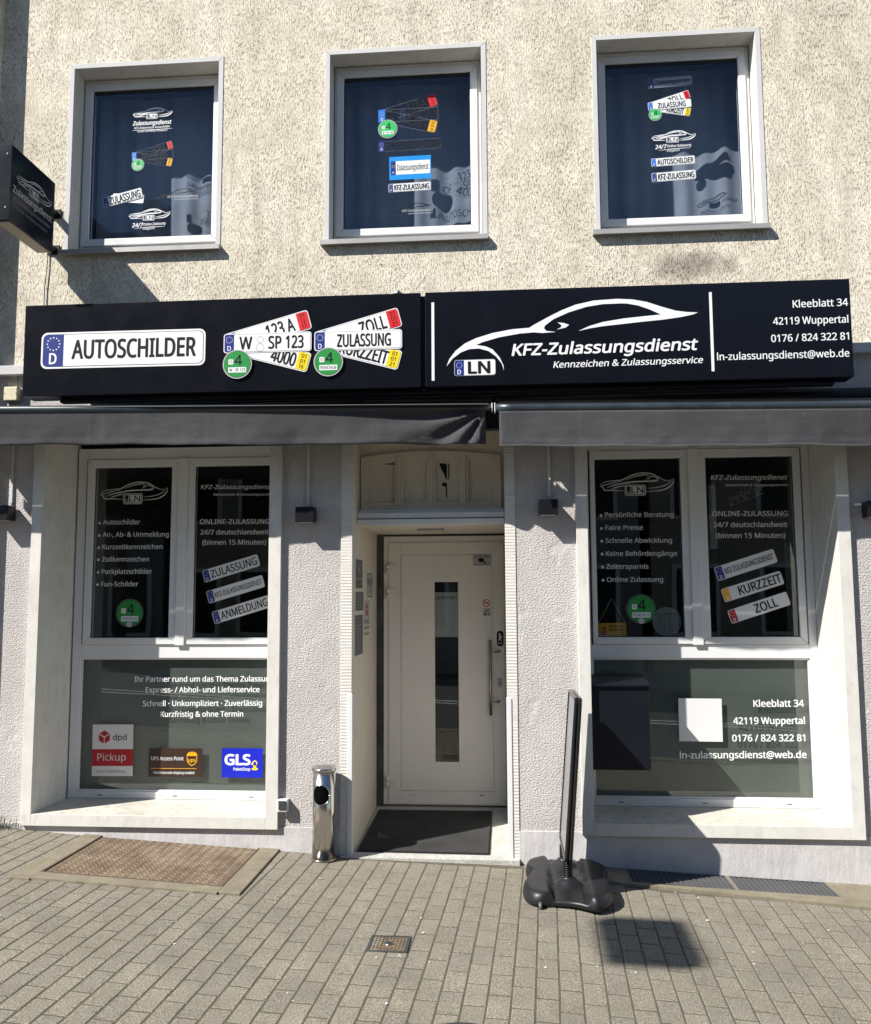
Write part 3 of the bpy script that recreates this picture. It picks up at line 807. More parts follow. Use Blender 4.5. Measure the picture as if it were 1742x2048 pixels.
BOX('door_pane_back', M_INK, door, xg0-.01, xg1+.01, YD-.0012, YD+.0, zgl0-.01, zgl1+.01, 0)
BOX('door_pane', M_GLASS, door, xg0+.001, xg1-.001, YD-.007, YD-.0045, zgl0+.001, zgl1-.001, 0)
art = Art(); fr = flat(YD-.0015)
zt_, zb_ = dp(890, 1184.7)[1], dp(890, 1274)[1]
art.rrect(fr, xg0+.002, zb_, xg1-.002, zt_, 0, M_LGREY, 1)
x0, zz = dp(870.5, 1199); x1 = dp(913, 1199)[0]; art.text(fr, 'GEÖFFNET', xg0+.004, xg1-.006, zz, .025, M_INK, 3, .025)
art.build('open_notice', door, label='pale paper reading GEÖFFNET behind the door pane')
art = Art(); fr = flat(YD-.0105)
x0, zz = dp(861, 1159); x1, zh = dp(904, 1129); art.text(fr, '34', x0, x1, zz, zh-zz, simple('faded_number_ghost', (.76, .74, .70), .4, var=0), 0, .05)
art.build('number_ghost', door)
art = Art()
x0, z0 = dp(946.4, 1131); x1, z1 = dp(981.4, 1109)
art.rrect(fr, x0, z0, x1, z1, 0, M_GREY, 0); art.rrect(fr, x0+.003, z0+.003, x1-.003, z1-.003, 0, M_LGREY, 1)
art.text(fr, 'ACHTUNG!', x0+.015, x1-.012, z1-.026, .016, M_INK, 2)
cx = (x0+x1)/2; art.poly(fr, [(cx-.035, z0+.052), (cx-.005, z0+.062), (cx+.022, z0+.048), (cx+.012, z0+.028), (cx-.02, z0+.026)], M_INK, 2)
art.rrect(fr, cx+.008, z0+.018, cx+.035, z0+.028, 0, M_INK, 2); art.rrect(fr, x0+.01, z0+.009, x1-.01, z0+.012, 0, M_INK, 2)
art.build('camera_warning_sticker', door, label='ACHTUNG camera warning sticker')
art = Art(); cx, cz = dp(973, 1205.5); r = .031
art.ring(fr, cx, cz, r*.78, r, M_RED, 1); art.rrect(fr, cx-.016, cz-.003, cx+.016, cz+.003, 0, M_INK, 0)
art.poly(fr, [(cx-.022, cz+.018), (cx-.018, cz+.022), (cx+.022, cz-.018), (cx+.018, cz-.022)], M_RED, 2)
x0, z0 = dp(966, 1232); x1, z1 = dp(982, 1217)
art.rrect(fr, x0, z0, x1, z1-.016, 0, M_LGREY, 0); art.rrect(fr, x0, z1-.006, x1, z1-.001, 0, M_INK, 1); art.rrect(fr, x0+.015, z1-.018, x1-.015, z1-.012, 0, M_INK, 1)
art.rrect(fr, x0+.008, z0+.008, x0+.028, z0+.024, 0, M_GREY, 1); art.rrect(fr, x1-.024, z0+.008, x1-.014, z0+.024, 0, M_GREY, 1)
art.build('no_smoking_sticker', door, label='round red no smoking sticker')
art = Art(); cx, cz = dp(1000.4, 1277)
art.rrect(fr, cx-.027, cz-.063, cx+.027, cz+.063, .027, M_INK, 0)
art.disc(fr, cx-.004, cz+.036, .007, M_WHITE, 1, 10); art.poly(fr, [(cx-.012, cz+.024), (cx+.008, cz+.026), (cx+.006, cz), (cx+.012, cz-.018), (cx+.006, cz-.019), (cx-.002, cz-.002), (cx-.012, cz-.018), (cx-.016, cz-.015), (cx-.007, cz+.004)], M_WHITE, 1)
art.rrect(fr, cx+.004, cz+.016, cx+.02, cz+.019, 0, M_WHITE, 1); art.text(fr, 'PULL', cx-.018, cx+.018, cz-.044, .014, M_WHITE, 1)
art.build('pull_sticker', door, label='black oval PULL sticker with a walking figure')
b = MB(); xh = dp(981, 1350, YD-.07)[0]; zt_, zb_ = dp(981, 1279.5, YD-.07)[1], dp(981, 1431, YD-.07)[1]
b.tube([(xh, YD-.07, zb_), (xh, YD-.07, zt_)], .0125, 14); hd = b.build('handle', M_STEELB, door)
for py in (1303.7, 1404):
    zz = dp(981, py, YD-.05)[1]; b = MB(); b.tube([(xh, YD-.068, zz), (xh+.05, YD-.04, zz), (dp(1000, py)[0], YD-.01, zz)], .0085, 10); b.build('handle_mount', M_STEELB, hd)
b = MB(); cx, cz = dp(999.4, 1365.6); b.box(cx-.015, cx+.015, YD-.018, YD-.010, cz-.034, cz+.034, .007); b.box(cx-.004, cx+.004, YD-.020, YD-.017, cz-.012, cz+.01, .001, 1)
b.build('lock_plate', [M_GALV, M_INK], door)
for y0_, y1_ in ((1129, 1148), (1177, 1197), (1550, 1573)):
    b = MB(); za, zz = dp(780, y1_)[1], dp(780, y0_)[1]; xx = dp(776, 1300)[0]
    b.tube([(xx, YD-.026, za), (xx, YD-.026, (za+zz)/2-.002)], .011, 12); b.tube([(xx, YD-.026, (za+zz)/2+.002), (xx, YD-.026, zz)], .013, 12)
    b.box(xx, xx+.062, YD-.022, YD-.0102, (za+zz)/2+.002, zz, .002); b.box(xx-.022, xx, YD-.02, YD-.0005, za, (za+zz)/2, .002); b.build('hinge', M_DOOR, door)
b = MB(); cx, cz = dp(826, 1589); b.box(cx-.022, cx+.022, YD-.014, YD-.0102, cz-.011, cz+.011, .002); b.build('drain_cap', M_PVC, door)
cx, cz = dp(964, 1590); BOX('drain_slot', M_INK, door, cx-.018, cx+.018, YD-.0108, YD-.0102, cz-.003, cz+.003, 0)
# stickers on the left reveal (plane x = DX0)
XR = DX0+.001
def WX(px, py, X=XR):
    d = CR*((px-IW/2)/FPX)-CU*((py-IH/2)/FPX)+CF; t = (X-CAMLOC.x)/d.x; p = CAMLOC+d*t; return (p.y, p.z)
frx = (Vector((XR, 0, 0)), Vector((0, 1, 0)), UZ)
def rev(name, x0, x1, y0, y1, m, deco, label):
    a = WX(x0, y1); c = WX(x1, y0); w0, w1 = sorted((a[0], c[0])); h0, h1 = sorted((a[1], c[1]))
    art = Art(); art.rrect(frx, w0, h0, w1, h1, .004, m, 0); deco(art, w0, w1, h0, h1); art.build(name, bld, label=label)
rev('reveal_sign', 711.5, 725, 1121, 1176, M_GREY, lambda t, a, c, e, f: (car_b(t, 0, M_LGREY, a+.02, c-.02, e+.1, e+.2, 1, lf=frx, ink=M_GREY), t.text(frx, 'Zulassungsdienst', a+.02, c-.02, e+.06, .022, M_LGREY, 1)), 'dark sign with a car drawing in the door reveal')
def lines(n, m, hd=None):
    def f(t, a, c, e, g):
        random.seed(n)
        for k in range(n):
            zz = g-(g-e)*(k+1)/(n+1); t.rrect(frx, a+.03, zz-.002, a+.03+(c-a-.06)*random.uniform(.4, 1), zz+.002, 0, m, 1)
    return f
rev('reveal_sign', 711, 726.6, 1184, 1222, M_GREY, lines(5, M_SILV), 'middle dark sign in the door reveal')
rev('reveal_sign', 709.6, 725.7, 1229, 1313, M_GREY, lines(11, M_SILV), 'tall dark sign in the door reveal')
def deco4(t, a, c, e, g):
    w = (a+c)/2
    t.rrect(frx, a+.01, e+.01, c-.01, g-.01, .03, M_GREY, 1); t.rrect(frx, a+.018, e+.018, c-.018, g-.018, .025, M_LGREY, 2)
    t.text(frx, 'AUTO', a+.03, c-.03, (e+g)/2, .05, M_GREY, 3); t.ring(frx, w, e+.1, .045, .055, M_GREY, 3, 20, 180, 360)
def deco5(t, a, c, e, g):
    w = (a+c)/2; t.disc(frx, w, g-.07, .05, M_DRED, 1, 30); t.text(frx, 'STOP', w-.035, w+.035, g-.08, .022, M_WHITE, 2, .03)
    for k, s in enumerate(('FREIE', 'EINFAHRT', 'HALTEN')): t.text(frx, s, a+.02, c-.02, g-.17-.045*k, .022, M_GREY, 1, .03)
rev('reveal_sticker', 733.5, 745.5, 1145, 1197, M_PVCG, deco4, 'white oval sticker in the door reveal')
rev('reveal_sticker', 727.5, 739, 1201, 1250, M_LGREY, deco5, 'small notice with a red disc in the door reveal')

# ================================================================ upper windows
wins = []
for i, (a, c) in enumerate(UW):
    lab = ['leftmost upper window, behind the hanging sign', 'middle upper window over the sign seam', 'right upper window over the address sign', None][i]
    x0, x1, z0, z1 = a+TR, c-TR, UZ0, UZ1-TR
    gx0, gx1, gz0, gz1 = a+.112, c-.122, 4.448, 5.628
    w = ringframe('window', M_PVCG, bld, x0+.006, x1-.006, z0+.004, z1-.006, gx0-.055, gx1+.055, gz0-.058, gz1+.055, .152, .21, .003, label=lab)
    ringframe('sash', M_PVC, w, gx0-.054, gx1+.054, gz0-.057, gz1+.054, gx0, gx1, gz0, gz1, .140, .205, .006)
    ringframe('gasket_and_shade', M_GASK_SHADE, w, gx0-.001, gx1+.001, gz0-.001, gz1+.001, gx0+.006, gx1-.006, gz0+.006, gz1-.006, .158, .164, 0)
    BOX('pane', M_GLASSU, w, gx0+.001, gx1-.001, .166, .170, gz0+.001, gz1-.001, 0)
    BOX('gasket_and_shade', M_GASK_SHADE, w, gx0+.004, gx1-.004, .1605, .1655, gz1-.021, gz1-.004, 0)  # black strip at the pane top: shade of the sash recess, put in as colour
    b = MB(); q = [(x0, z0), (x1, z0), (x1, z1), (x0, z1)]
    for k in range(4):
        p, r = q[k], q[(k+1) % 4]; b.quad([(p[0], -.004, p[1]), (r[0], -.004, r[1]), (r[0], .21, r[1]), (p[0], .21, p[1])])
        b.quad([(p[0], .21, p[1]), (r[0], .21, r[1]), (r[0], .5, r[1]), (p[0], .5, p[1])], 1)
    b.build('window_reveal', [M_REV, M_UROOM], w, recalc=False)
    ringframe('window_trim', M_TRIM, w, a, c, UZ0-.01, UZ1, x0, x1, UZ0-.008, z1, -.0045, .03, .0015)
    b = MB(); sx0, sx1 = a-.022, c+.004
    b.prism([(sx0, -.045, UZ0-.030), (sx0, -.045, UZ0+.004), (sx0, .152, UZ0+.030), (sx0, .152, UZ0-.01), (sx0, -.037, UZ0-.030)], (sx1-sx0, 0, 0), bev=.0015)
    b.build('window_sill', M_SILLM, w)
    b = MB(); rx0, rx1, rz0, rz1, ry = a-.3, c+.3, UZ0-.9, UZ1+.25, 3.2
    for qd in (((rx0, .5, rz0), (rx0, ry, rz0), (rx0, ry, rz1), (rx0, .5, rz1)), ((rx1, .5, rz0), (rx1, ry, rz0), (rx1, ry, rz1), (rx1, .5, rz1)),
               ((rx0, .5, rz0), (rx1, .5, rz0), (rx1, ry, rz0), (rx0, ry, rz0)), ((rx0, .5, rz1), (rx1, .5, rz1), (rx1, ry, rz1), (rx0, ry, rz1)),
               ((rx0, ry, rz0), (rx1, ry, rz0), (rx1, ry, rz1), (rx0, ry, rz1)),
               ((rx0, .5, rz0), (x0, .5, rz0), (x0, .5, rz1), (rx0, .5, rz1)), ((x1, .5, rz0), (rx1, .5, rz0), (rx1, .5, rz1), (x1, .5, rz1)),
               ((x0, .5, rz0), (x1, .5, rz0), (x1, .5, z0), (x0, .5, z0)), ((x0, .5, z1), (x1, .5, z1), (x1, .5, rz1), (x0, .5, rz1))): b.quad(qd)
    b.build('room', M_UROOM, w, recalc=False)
    b = MB(); nn = 90; rows = 6; G_ = []
    random.seed(20+i); ph = [random.uniform(0, 6) for _ in range(4)]
    for j in range(rows+1):
        r_ = []
        for k in range(nn+1):
            x = x0+.01+(x1-x0-.02)*k/nn; t = k/nn; z = z0+.03+(z1-z0-.04)*j/rows
            y = .415+.011*math.sin(t*19+ph[0]+.9*math.sin(j*.5+ph[2]))*(1-.35*j/rows)+.006*math.sin(t*47+ph[1])+.012*math.sin(t*6+ph[3])
            r_.append(b.bm.verts.new((x, y, z)))
        G_.append(r_)
    for j in range(rows):
        for k in range(nn): b.bm.faces.new((G_[j][k], G_[j][k+1], G_[j+1][k+1], G_[j+1][k])).smooth = True
    b.build('curtain', M_CURT, w)
    wins.append(w)

# ================================================================ shop windows
def shop_window(S, outer, label, right):
    x0, x1, z0, z1 = S; ox0, ox1, oz0 = outer; F = -.035; YW = .45
    w = empty('shop_window', (0, 0, 0)); w.parent = bld; w['label'] = label
    b = MB(); b.box(ox0, x0, F, .0, oz0, 3.0, .002); b.build('surround_board', M_CREAM, w)
    b = MB(); b.box(x1, ox1, F, .0, oz0, 3.0, .002); b.build('surround_board', M_CREAM, w)
    b = MB(); b.box(x0+.0005, x1-.0005, F+.0006, .0, oz0, z0-.0004, .0015); b.build('surround_board', M_CREAM, w)
    BOX('reveal_board', M_CREAM, w, x0-.012, x0, .0, YW+.06, z0, 2.96, .0)
    BOX('reveal_board', M_CREAM, w, x1, x1+.012, .0, YW+.06, z0, 2.96, .0)
    BOX('reveal_board', M_CREAM, w, x0, x1, .0, YW+.06, 2.955, 2.967, .0)
    BOX('sill_board', M_SILLB, w, x0+.0005, x1-.0005, F+.002, YW+.05, z0-.014, z0, .0015)
    return w, YW
L_gx = ((-3.141, -2.532), (-2.348, -1.745)); R_gx = ((.657, 1.272), (1.455, 2.071))
for S, outer, lab, gx, fx, lowx in ((LS, (-3.367, -1.556, .194), 'left shop window with parcel service stickers', L_gx, (-3.278, -1.643), (-3.21, -1.70)),
                                    (RS, (.478, 2.273, .188), 'right shop window with address lettering', R_gx, (.562, 2.190), (.610, 2.135))):
    w, YW = shop_window(S, outer, lab, S is RS)
    zt = 2.90
    fzs = S[2]+.002
    # outer frame: bottom rail, sides, transom
    b = MB(); b.box(fx[0], lowx[0], YW, YW+.07, fzs, zt, .003); b.box(lowx[1], fx[1], YW, YW+.07, fzs, zt, .003)
    b.box(lowx[0]+.0004, lowx[1]-.0004, YW+.0006, YW+.07, fzs, .325, .003); b.box(lowx[0]+.0004, lowx[1]-.0004, YW+.0006, YW+.07, 1.303, 1.402, .004)
    b.box(lowx[0]+.0004, lowx[1]-.0004, YW+.0006, YW+.07, 2.815, zt, .003); b.build('window_frame', M_PVC, w)
    ringframe('glazing_bead', M_PVC, w, lowx[0], lowx[1], .325, 1.303, lowx[0]+.012, lowx[1]-.012, .337, 1.291, YW+.012, YW+.03, .003)
    mx = (gx[0][1]+gx[1][0])/2
    for g, e0, e1 in ((gx[0], lowx[0]+.012, mx-.004), (gx[1], mx+.004, lowx[1]-.012)):
        ringframe('sash', M_PVC, w, e0, e1, 1.404, 2.812, g[0], g[1], 1.455, 2.75, YW-.014, YW+.05, .005)
        BOX('pane', M_GLASS, w, g[0]+.001, g[1]-.001, YW+.010, YW+.014, 1.456, 2.749, 0)
        ringframe('gasket_and_shade', M_GASK_SHADE, w, g[0]-.001, g[1]+.001, 1.454, 2.751, g[0]+.005, g[1]-.005, 1.46, 2.745, YW+.004, YW+.009, 0)
    BOX('mullion_cover', M_PVC, w, mx-.036, mx+.036, YW-.026, YW-.0145, 1.398, 2.815, .004)
    BOX('pane', M_GLASS, w, lowx[0]+.012, lowx[1]-.012, YW+.020, YW+.024, .337, 1.291, 0)
    BOX('backing_panel', M_FROST, w, lowx[0]+.0, lowx[1]-.0, YW+.050, YW+.06, .326, 1.302, 0)
    for px in (.12, .5, .88):
        cx = lowx[0]+(lowx[1]-lowx[0])*px; BOX('drain_slot', M_GREY, w, cx-.018, cx+.018, YW-.0006, YW+.0004, .294, .301, 0)
    # interior
    b = MB(); rx0, rx1, rz0, rz1, ry, y0 = S[0]-.02, S[1]+.02, 1.2, 2.93, 3.4, YW+.08
    for qd in (((rx0, y0, rz0), (rx0, ry, rz0), (rx0, ry, rz1), (rx0, y0, rz1)), ((rx1, y0, rz0), (rx1, ry, rz0), (rx1, ry, rz1), (rx1, y0, rz1)),
               ((rx0, y0, rz0), (rx1, y0, rz0), (rx1, ry, rz0), (rx0, ry, rz0)), ((rx0, y0, rz1), (rx1, y0, rz1), (rx1, ry, rz1), (rx0, ry, rz1)),
               ((rx0, ry, rz0), (rx1, ry, rz0), (rx1, ry, rz1), (rx0, ry, rz1))): b.quad(qd)
    b.build('shop_interior', M_DARKROOM, w, recalc=False)
    (globals().__setitem__('WL', w) if S is LS else globals().__setitem__('WR', w))
# ================================================================ lettering on the shop windows
YG = .4595; YL = .4695
def Z(px_off, s):      # zoomed-crop coordinates -> photo pixels
    return lambda x, y: (x/s+px_off[0], y/s+px_off[1])
M_DIMW = simple('pale_window_lettering', (.62, .63, .64), .5, var=0)
def line_art(name, rows, Y, parent, zf, m, bold=.03):
    for t, x0, x1, y, cap, sh in rows:
        art = Art(); a, b = zf(x0, y), zf(x1, y-(x1-x0)*.004)
        text_px(art, t, a, b, cap, Y, m, 0, bold, sh); art.build(name, parent)
z1 = Z((0, 880), 2.903)
line_art('lettering', [('Autoschilder', 598, 813, 490, 9.2, 0), ('An-, Ab- & Ummeldung', 596, 980, 562, 9.2, 0), ('Kurzzeitkennzeichen', 594, 943, 634, 9.2, 0),
    ('Zollkennzeichen', 592, 865, 706, 9.2, 0), ('Parkplatzschilder', 590, 882, 778, 9.2, 0), ('Fun-Schilder', 587, 803, 850, 9.2, 0),
    ('KFZ-Zulassungsdienst', 1165, 1580, 285, 8.2, .2), ('Kennzeichen & Zulassungsservice', 1240, 1580, 323, 4.6, .2),
    ('ONLINE-ZULASSUNG', 1160, 1565, 488, 9.4, 0), ('24/7 deutschlandweit', 1163, 1560, 549, 9.4, 0), ('(binnen 15 Minuten)', 1175, 1545, 608, 9.4, 0)], YG, WL, z1, M_DIMW)
art = Art()
for x, y in ((578, 482), (576, 554), (573, 626), (571, 696), (569, 768), (566, 840)):
    p = fpx(z1(x, y), YG); art.disc(flat(YG), p[0], p[1], .0105, M_DIMW, 0, 16)
art.build('bullet_dots', WL, kind='stuff')
art = Art(); car_b(art, YG, M_DIMW, 582/2.903, 973/2.903, 880+243/2.903, 880+372/2.903); art.build('car_logo', WL)
def badge_px(name, c, r, Y, parent, low, dot=True, **kw):
    art = Art(); p = fpx(c, Y); R_ = abs(fpx((c[0]+r, c[1]), Y)[0]-p[0]); badge(art, flat(Y), p[0], p[1], R_, 0, None, low, True, True)
    if dot: art.disc(flat(Y), p[0], p[1]-.80*R_, .2*R_, M_LGREY, 5, 20)
    return art.build(name, parent, **kw)
badge_px('round_badge', (259.4, 1225.9), 27.5, YG, WL, 'FEINSTAUB', label='green round emission badge in the left shop window')
def plate_px(name, bl, br, tl, Y, parent, txt, zf, base=None, **kw):
    lab = kw.pop('label', None)
    art = Art(); fr, L = frame3(zf(*bl), zf(*br), zf(*tl), Y); plate(art, fr, L, txt, base=base, **kw); return art.build(name, parent, label=lab)
M_PW = simple('plate_film_white', (.70, .71, .73), .45, var=0)
plate_px('plate_sticker', (1190, 828), (1512, 730), (1172, 760), YG, WL, 'ZULASSUNG', z1, M_PW, left='blue', border=False, label='upper tilted plate sticker reading ZULASSUNG')
plate_px('plate_sticker', (1214, 950), (1540, 852), (1197, 880), YG, WL, 'KFZ-ZULASSUNGSDIENST', z1, M_PW, left='blue', border=False, th=.40, ty=.30, bold=.008, label='middle tilted plate sticker reading KFZ-ZULASSUNGSDIENST')
plate_px('plate_sticker', (1247, 1070), (1575, 970), (1228, 1000), YG, WL, 'ANMELDUNG', z1, M_PW, left='blue', border=False, label='lower tilted plate sticker reading ANMELDUNG')
z2 = Z((0, 1280), 2.903)
line_art('lettering', [('Ihr Partner rund um das Thema Zulassung', 780, 1590, 243, 10.5, 0), ('Express- / Abhol- und Lieferservice', 845, 1507, 305, 10.5, 0),
    ('Schnell · Unkompliziert · Zuverlässig', 828, 1522, 384, 10.5, 0), ('Kurzfristig & ohne Termin', 932, 1412, 446, 10.5, 0)], YL, WL, z2, M_WHITE, .035)
def card(bl, br, tl, Y, zf):
    return frame3(zf(*bl), zf(*br), zf(*tl), Y)
fr, L = card((532, 790), (770, 790), (541, 491), YL, z2); art = Art()
art.rrect(fr, 0, 0, L, 1, 0, M_PVCG, 0); art.rrect(fr, 0, .195, L, .52, 0, M_DRED, 1)
cx, cy, r = .245, .755, .13
hexa = [(cx+r*math.cos(math.radians(90+60*k)), cy+r*math.sin(math.radians(90+60*k))) for k in range(6)]
art.poly(fr, hexa, M_DRED, 1)
for a in (150, 30, 270): art.stroke(fr, [(cx, cy), (cx+r*.5*math.cos(math.radians(a)), cy+r*.5*math.sin(math.radians(a))), (cx+r*.98*math.cos(math.radians(a)), cy+r*.98*math.sin(math.radians(a)))], .018, M_PVCG, 2, False)
art.text(fr, 'dpd', .42, .70, .70, .105, M_INK, 1, .02); art.text(fr, 'Pickup', .11, .69, .30, .135, M_PVCG, 2, .0)
art.text(fr, 'Dein Paketshop', .10, .69, .07, .05, M_GREY, 1, .0); art.build('parcel_sticker', WL, label='white and red parcel shop sticker, leftmost of three')
fr, L = card((861, 793), (1173, 795), (865, 629), YL, z2); art = Art()
art.rrect(fr, 0, 0, L, 1, 0, M_BRN, 0); art.text(fr, 'UPS Access Point', .10, 1.30, .58, .13, M_WHITE, 1, .012)
art.rrect(fr, .1, .285, 1.78, .30, 0, M_ORY, 1); art.text(fr, 'Mobile barcode shipping enabled', .2, 1.7, .10, .09, M_WHITE, 1, .015)
sh = [(1.42, .80), (1.48, .86), (1.61, .89), (1.74, .86), (1.80, .80), (1.80, .56), (1.74, .46), (1.61, .38), (1.48, .46), (1.42, .56)]
art.poly(fr, sh, M_ORY, 1); art.poly(fr, [(1.61+(x-1.61)*.87, .63+(y-.63)*.87) for x, y in sh], M_BRN, 2)
art.poly(fr, [(1.45, .80), (1.58, .84), (1.77, .82), (1.77, .74), (1.45, .74)], M_ORY, 3); art.text(fr, 'ups', 1.47, 1.75, .53, .13, M_ORY, 3, .03)
art.build('parcel_sticker', WL, label='brown parcel sticker with a yellow shield')
fr, L = card((1286, 798), (1524, 800), (1288, 628), YL, z2); art = Art()
art.rrect(fr, 0, 0, L, 1, 0, M_GLSB, 0); art.text(fr, 'GLS', .10, 1.03, .44, .34, M_WHITE, 1, .06); art.disc(fr, 1.09, .47, .035, M_WHITE, 1, 16)
art.text(fr, 'PaketShop', .42, 1.02, .24, .10, M_WHITE, 1, .03)
art.disc(fr, 1.18, .30, .115, M_YEL, 1, 24, .045); art.ring(fr, 1.18, .50, .05, .088, M_YEL, 2, 24); art.poly(fr, [(1.10, .46), (1.26, .46), (1.18, .28)], M_YEL, 2); art.disc(fr, 1.18, .50, .05, M_GLSB, 3, 20)
art.build('parcel_sticker', WL, label='blue parcel shop sticker beside the brown one')

z3 = Z((1100, 880), 2.713)
line_art('lettering', [('Persönliche Beratung', 298, 671, 418, 9.3, 0), ('Faire Preise', 300, 504, 488, 9.3, 0), ('Schnelle Abwicklung', 301, 662, 558, 9.3, 0),
    ('Keine Behördengänge', 304, 690, 629, 9.3, 0), ('Zeitersparnis', 306, 534, 699, 9.3, 0), ('Online Zulassung', 309, 614, 770, 9.3, 0),
    ('KFZ-Zulassungsdienst', 872, 1286, 216, 9.2, .2), ('Kennzeichen & Zulassungsservice', 952, 1289, 251, 4.6, .2),
    ('ONLINE-ZULASSUNG', 879, 1291, 413, 9.8, 0), ('24/7 deutschlandweit', 887, 1290, 473, 9.8, 0), ('(binnen 15 Minuten)', 900, 1278, 532, 9.8, 0)], YG, WR, z3, M_DIMW)
art = Art()
for x, y in ((277, 410), (279, 480), (281, 549), (283, 619), (286, 690), (288, 761)):
    p = fpx(z3(x, y), YG); art.disc(flat(YG), p[0], p[1], .0105, M_DIMW, 0, 16)
art.build('bullet_dots', WR, kind='stuff')
art = Art(); car_b(art, YG, M_DIMW, 1100+270/2.713, 1100+672/2.713, 880+178/2.713, 880+302/2.713); art.build('car_logo', WR)
badge_px('round_badge', (1282, 1218), 30, YG, WR, 'FEINSTAUB', label='green round emission badge in the right shop window')
plate_px('plate_sticker', (914, 766), (1237, 662), (892, 692), YG, WR, 'KFZ-ZULASSUNGSDIENST', z3, M_PW, left='blue', border=False, th=.40, ty=.30, bold=.008, label='tilted plate sticker with blue band, topmost of three')
plate_px('plate_sticker', (950, 882), (1273, 780), (928, 810), YG, WR, 'KURZZEIT', z3, M_PW, left='yellow', border=False, tx=(1.2, 4.4), label='tilted plate sticker with yellow band reading KURZZEIT')
plate_px('plate_sticker', (987, 998), (1308, 893), (963, 926), YG, WR, 'ZOLL', z3, M_PW, left='red', border=False, tx=(1.9, 3.6), label='tilted plate sticker with red band reading ZOLL')
z4 = Z((1100, 1300), 2.713)
line_art('lettering', [('Kleeblatt 34', 1104, 1379, 308, 13.3, 0), ('42119 Wuppertal', 995, 1384, 402, 13.3, 0), ('0176 / 824 322 81', 989, 1386, 496, 13.3, 0),
    ('ln-zulassungsdienst@web.de', 705, 1393, 588, 13.3, 0)], YL, WR, z4, M_WHITE, .035)
fr, L = card((702, 495), (938, 498), (697, 262), YL, z4); art = Art(); art.rrect(fr, 0, 0, L, 1, 0, M_PW, 0); art.build('white_card', WR, label='blank white square card on the lower pane')
# things seen dimly behind the right shop window
fr, L = card((262, 1070), (418, 1066), (262, 992), .56, z3)
t = empty('notice_board', tuple(fr[0]), label='small yellow notice board hanging on cords behind the right shop window', category='notice')
art = Art(); art.rrect(fr, 0, 0, L, 1, .02, M_INK, 0); art.rrect(fr, .03, .03, L-.03, .97, .02, M_ORY, 1)
art.text(fr, 'Pakete bitte', .75, 1.75, .66, .15, M_INK, 2); art.text(fr, 'hier ablegen', .75, 1.75, .42, .15, M_INK, 2); art.disc(fr, .45, .6, .12, M_DRED, 2); art.rrect(fr, .2, .12, .6, .4, .05, M_DRED, 2)
keepw(art.build('board', None), t)
top = W(*z3(333, 860), .56); b = MB(); a0, a1 = fr[0]+fr[2]*1.0+fr[1]*.08, fr[0]+fr[1]*(L-.1)+fr[2]*1.0
b.tube([a0, top], .002, 5); keepw(b.build('cord', M_IVORY, None), t); b = MB(); b.tube([a1, top], .002, 5); keepw(b.build('cord', M_IVORY, None), t)
p = fpx(z3(634, 985), .50); r = abs(fpx(z3(634+78, 985), .50)[0]-p[0]); fr = flat(.50)
art = Art(); art.disc(fr, p[0], p[1], r, M_LGREY, 0); art.disc(fr, p[0], p[1], r*.97, simple('pale_glass_print', (.16, .20, .21), .4, var=0), 1)
art.text(fr, 'ÖFFNUNGSZEITEN', p[0]-r*.72, p[0]+r*.72, p[1]+r*.45, r*.13, M_INK, 2, .02)
for k, (a, c) in enumerate((('Montag', '09:00-17:00'), ('Dienstag', '09:00-17:00'), ('Mittwoch', '09:00-17:00'), ('Donnerstag', '09:00-17:00'), ('Freitag', '09:00-17:00'), ('Samstag', '10:00-14:00'))):
    zz = p[1]+r*(.26-.17*k); art.text(fr, a, p[0]-r*.62, p[0]-r*.1, zz, r*.09, M_INK, 2, .015); art.text(fr, c, p[0]+r*.05, p[0]+r*.62, zz, r*.09, M_INK, 2, .015)
art.build('opening_hours_disc', None, label='round pale disc listing opening hours beside the green badge', category='notice')
art = Art(); A, B = W(*z3(982, 358), .62), W(*z3(1168, 285), .62); u = B-A; L = u.length; u.normalize(); v, f, w_ = text_mesh('und Schilder', 0.0, 1.0)
fr = (A, u, Vector((-u.z, 0, u.x))); h = .075
done = set()
for a, c in v:
    k = (round(a*L/w_/.008), round(c*h/.008))
    if k in done: continue
    done.add(k); art.disc(fr, k[0]*.008, k[1]*.008, .0022, M_LED, 0, 6)
art.build('dotted_letter_sign', None, label='dotted white letters und Schilder hanging inside the right shop window', category='sign', kind=None)
b = MB(); x0 = W(*z3(1280, 800), .60).x
b.prism([(x0-.0, .60, 1.42), (x0+.13, .62, 1.42), (x0+.13, .62, 1.9), (x0+.005, .60, 2.15)], (0, .01, 0)); b.build('pale_blind', simple('pale_blind_cloth', (.20, .20, .19), .8, var=.05), None, label='pale hanging blind strip at the edge of the right shop window', category='blind')
BOX('paper_strip', simple('aged_notice_paper', (.22, .22, .22), .8, var=.4), None, W(*z3(868, 500), .56).x, W(*z3(905, 500), .56).x, .56, .563, W(*z3(880, 590), .56).z, W(*z3(880, 245), .56).z, 0, label='narrow printed paper strip hanging inside the right shop window', category='paper')

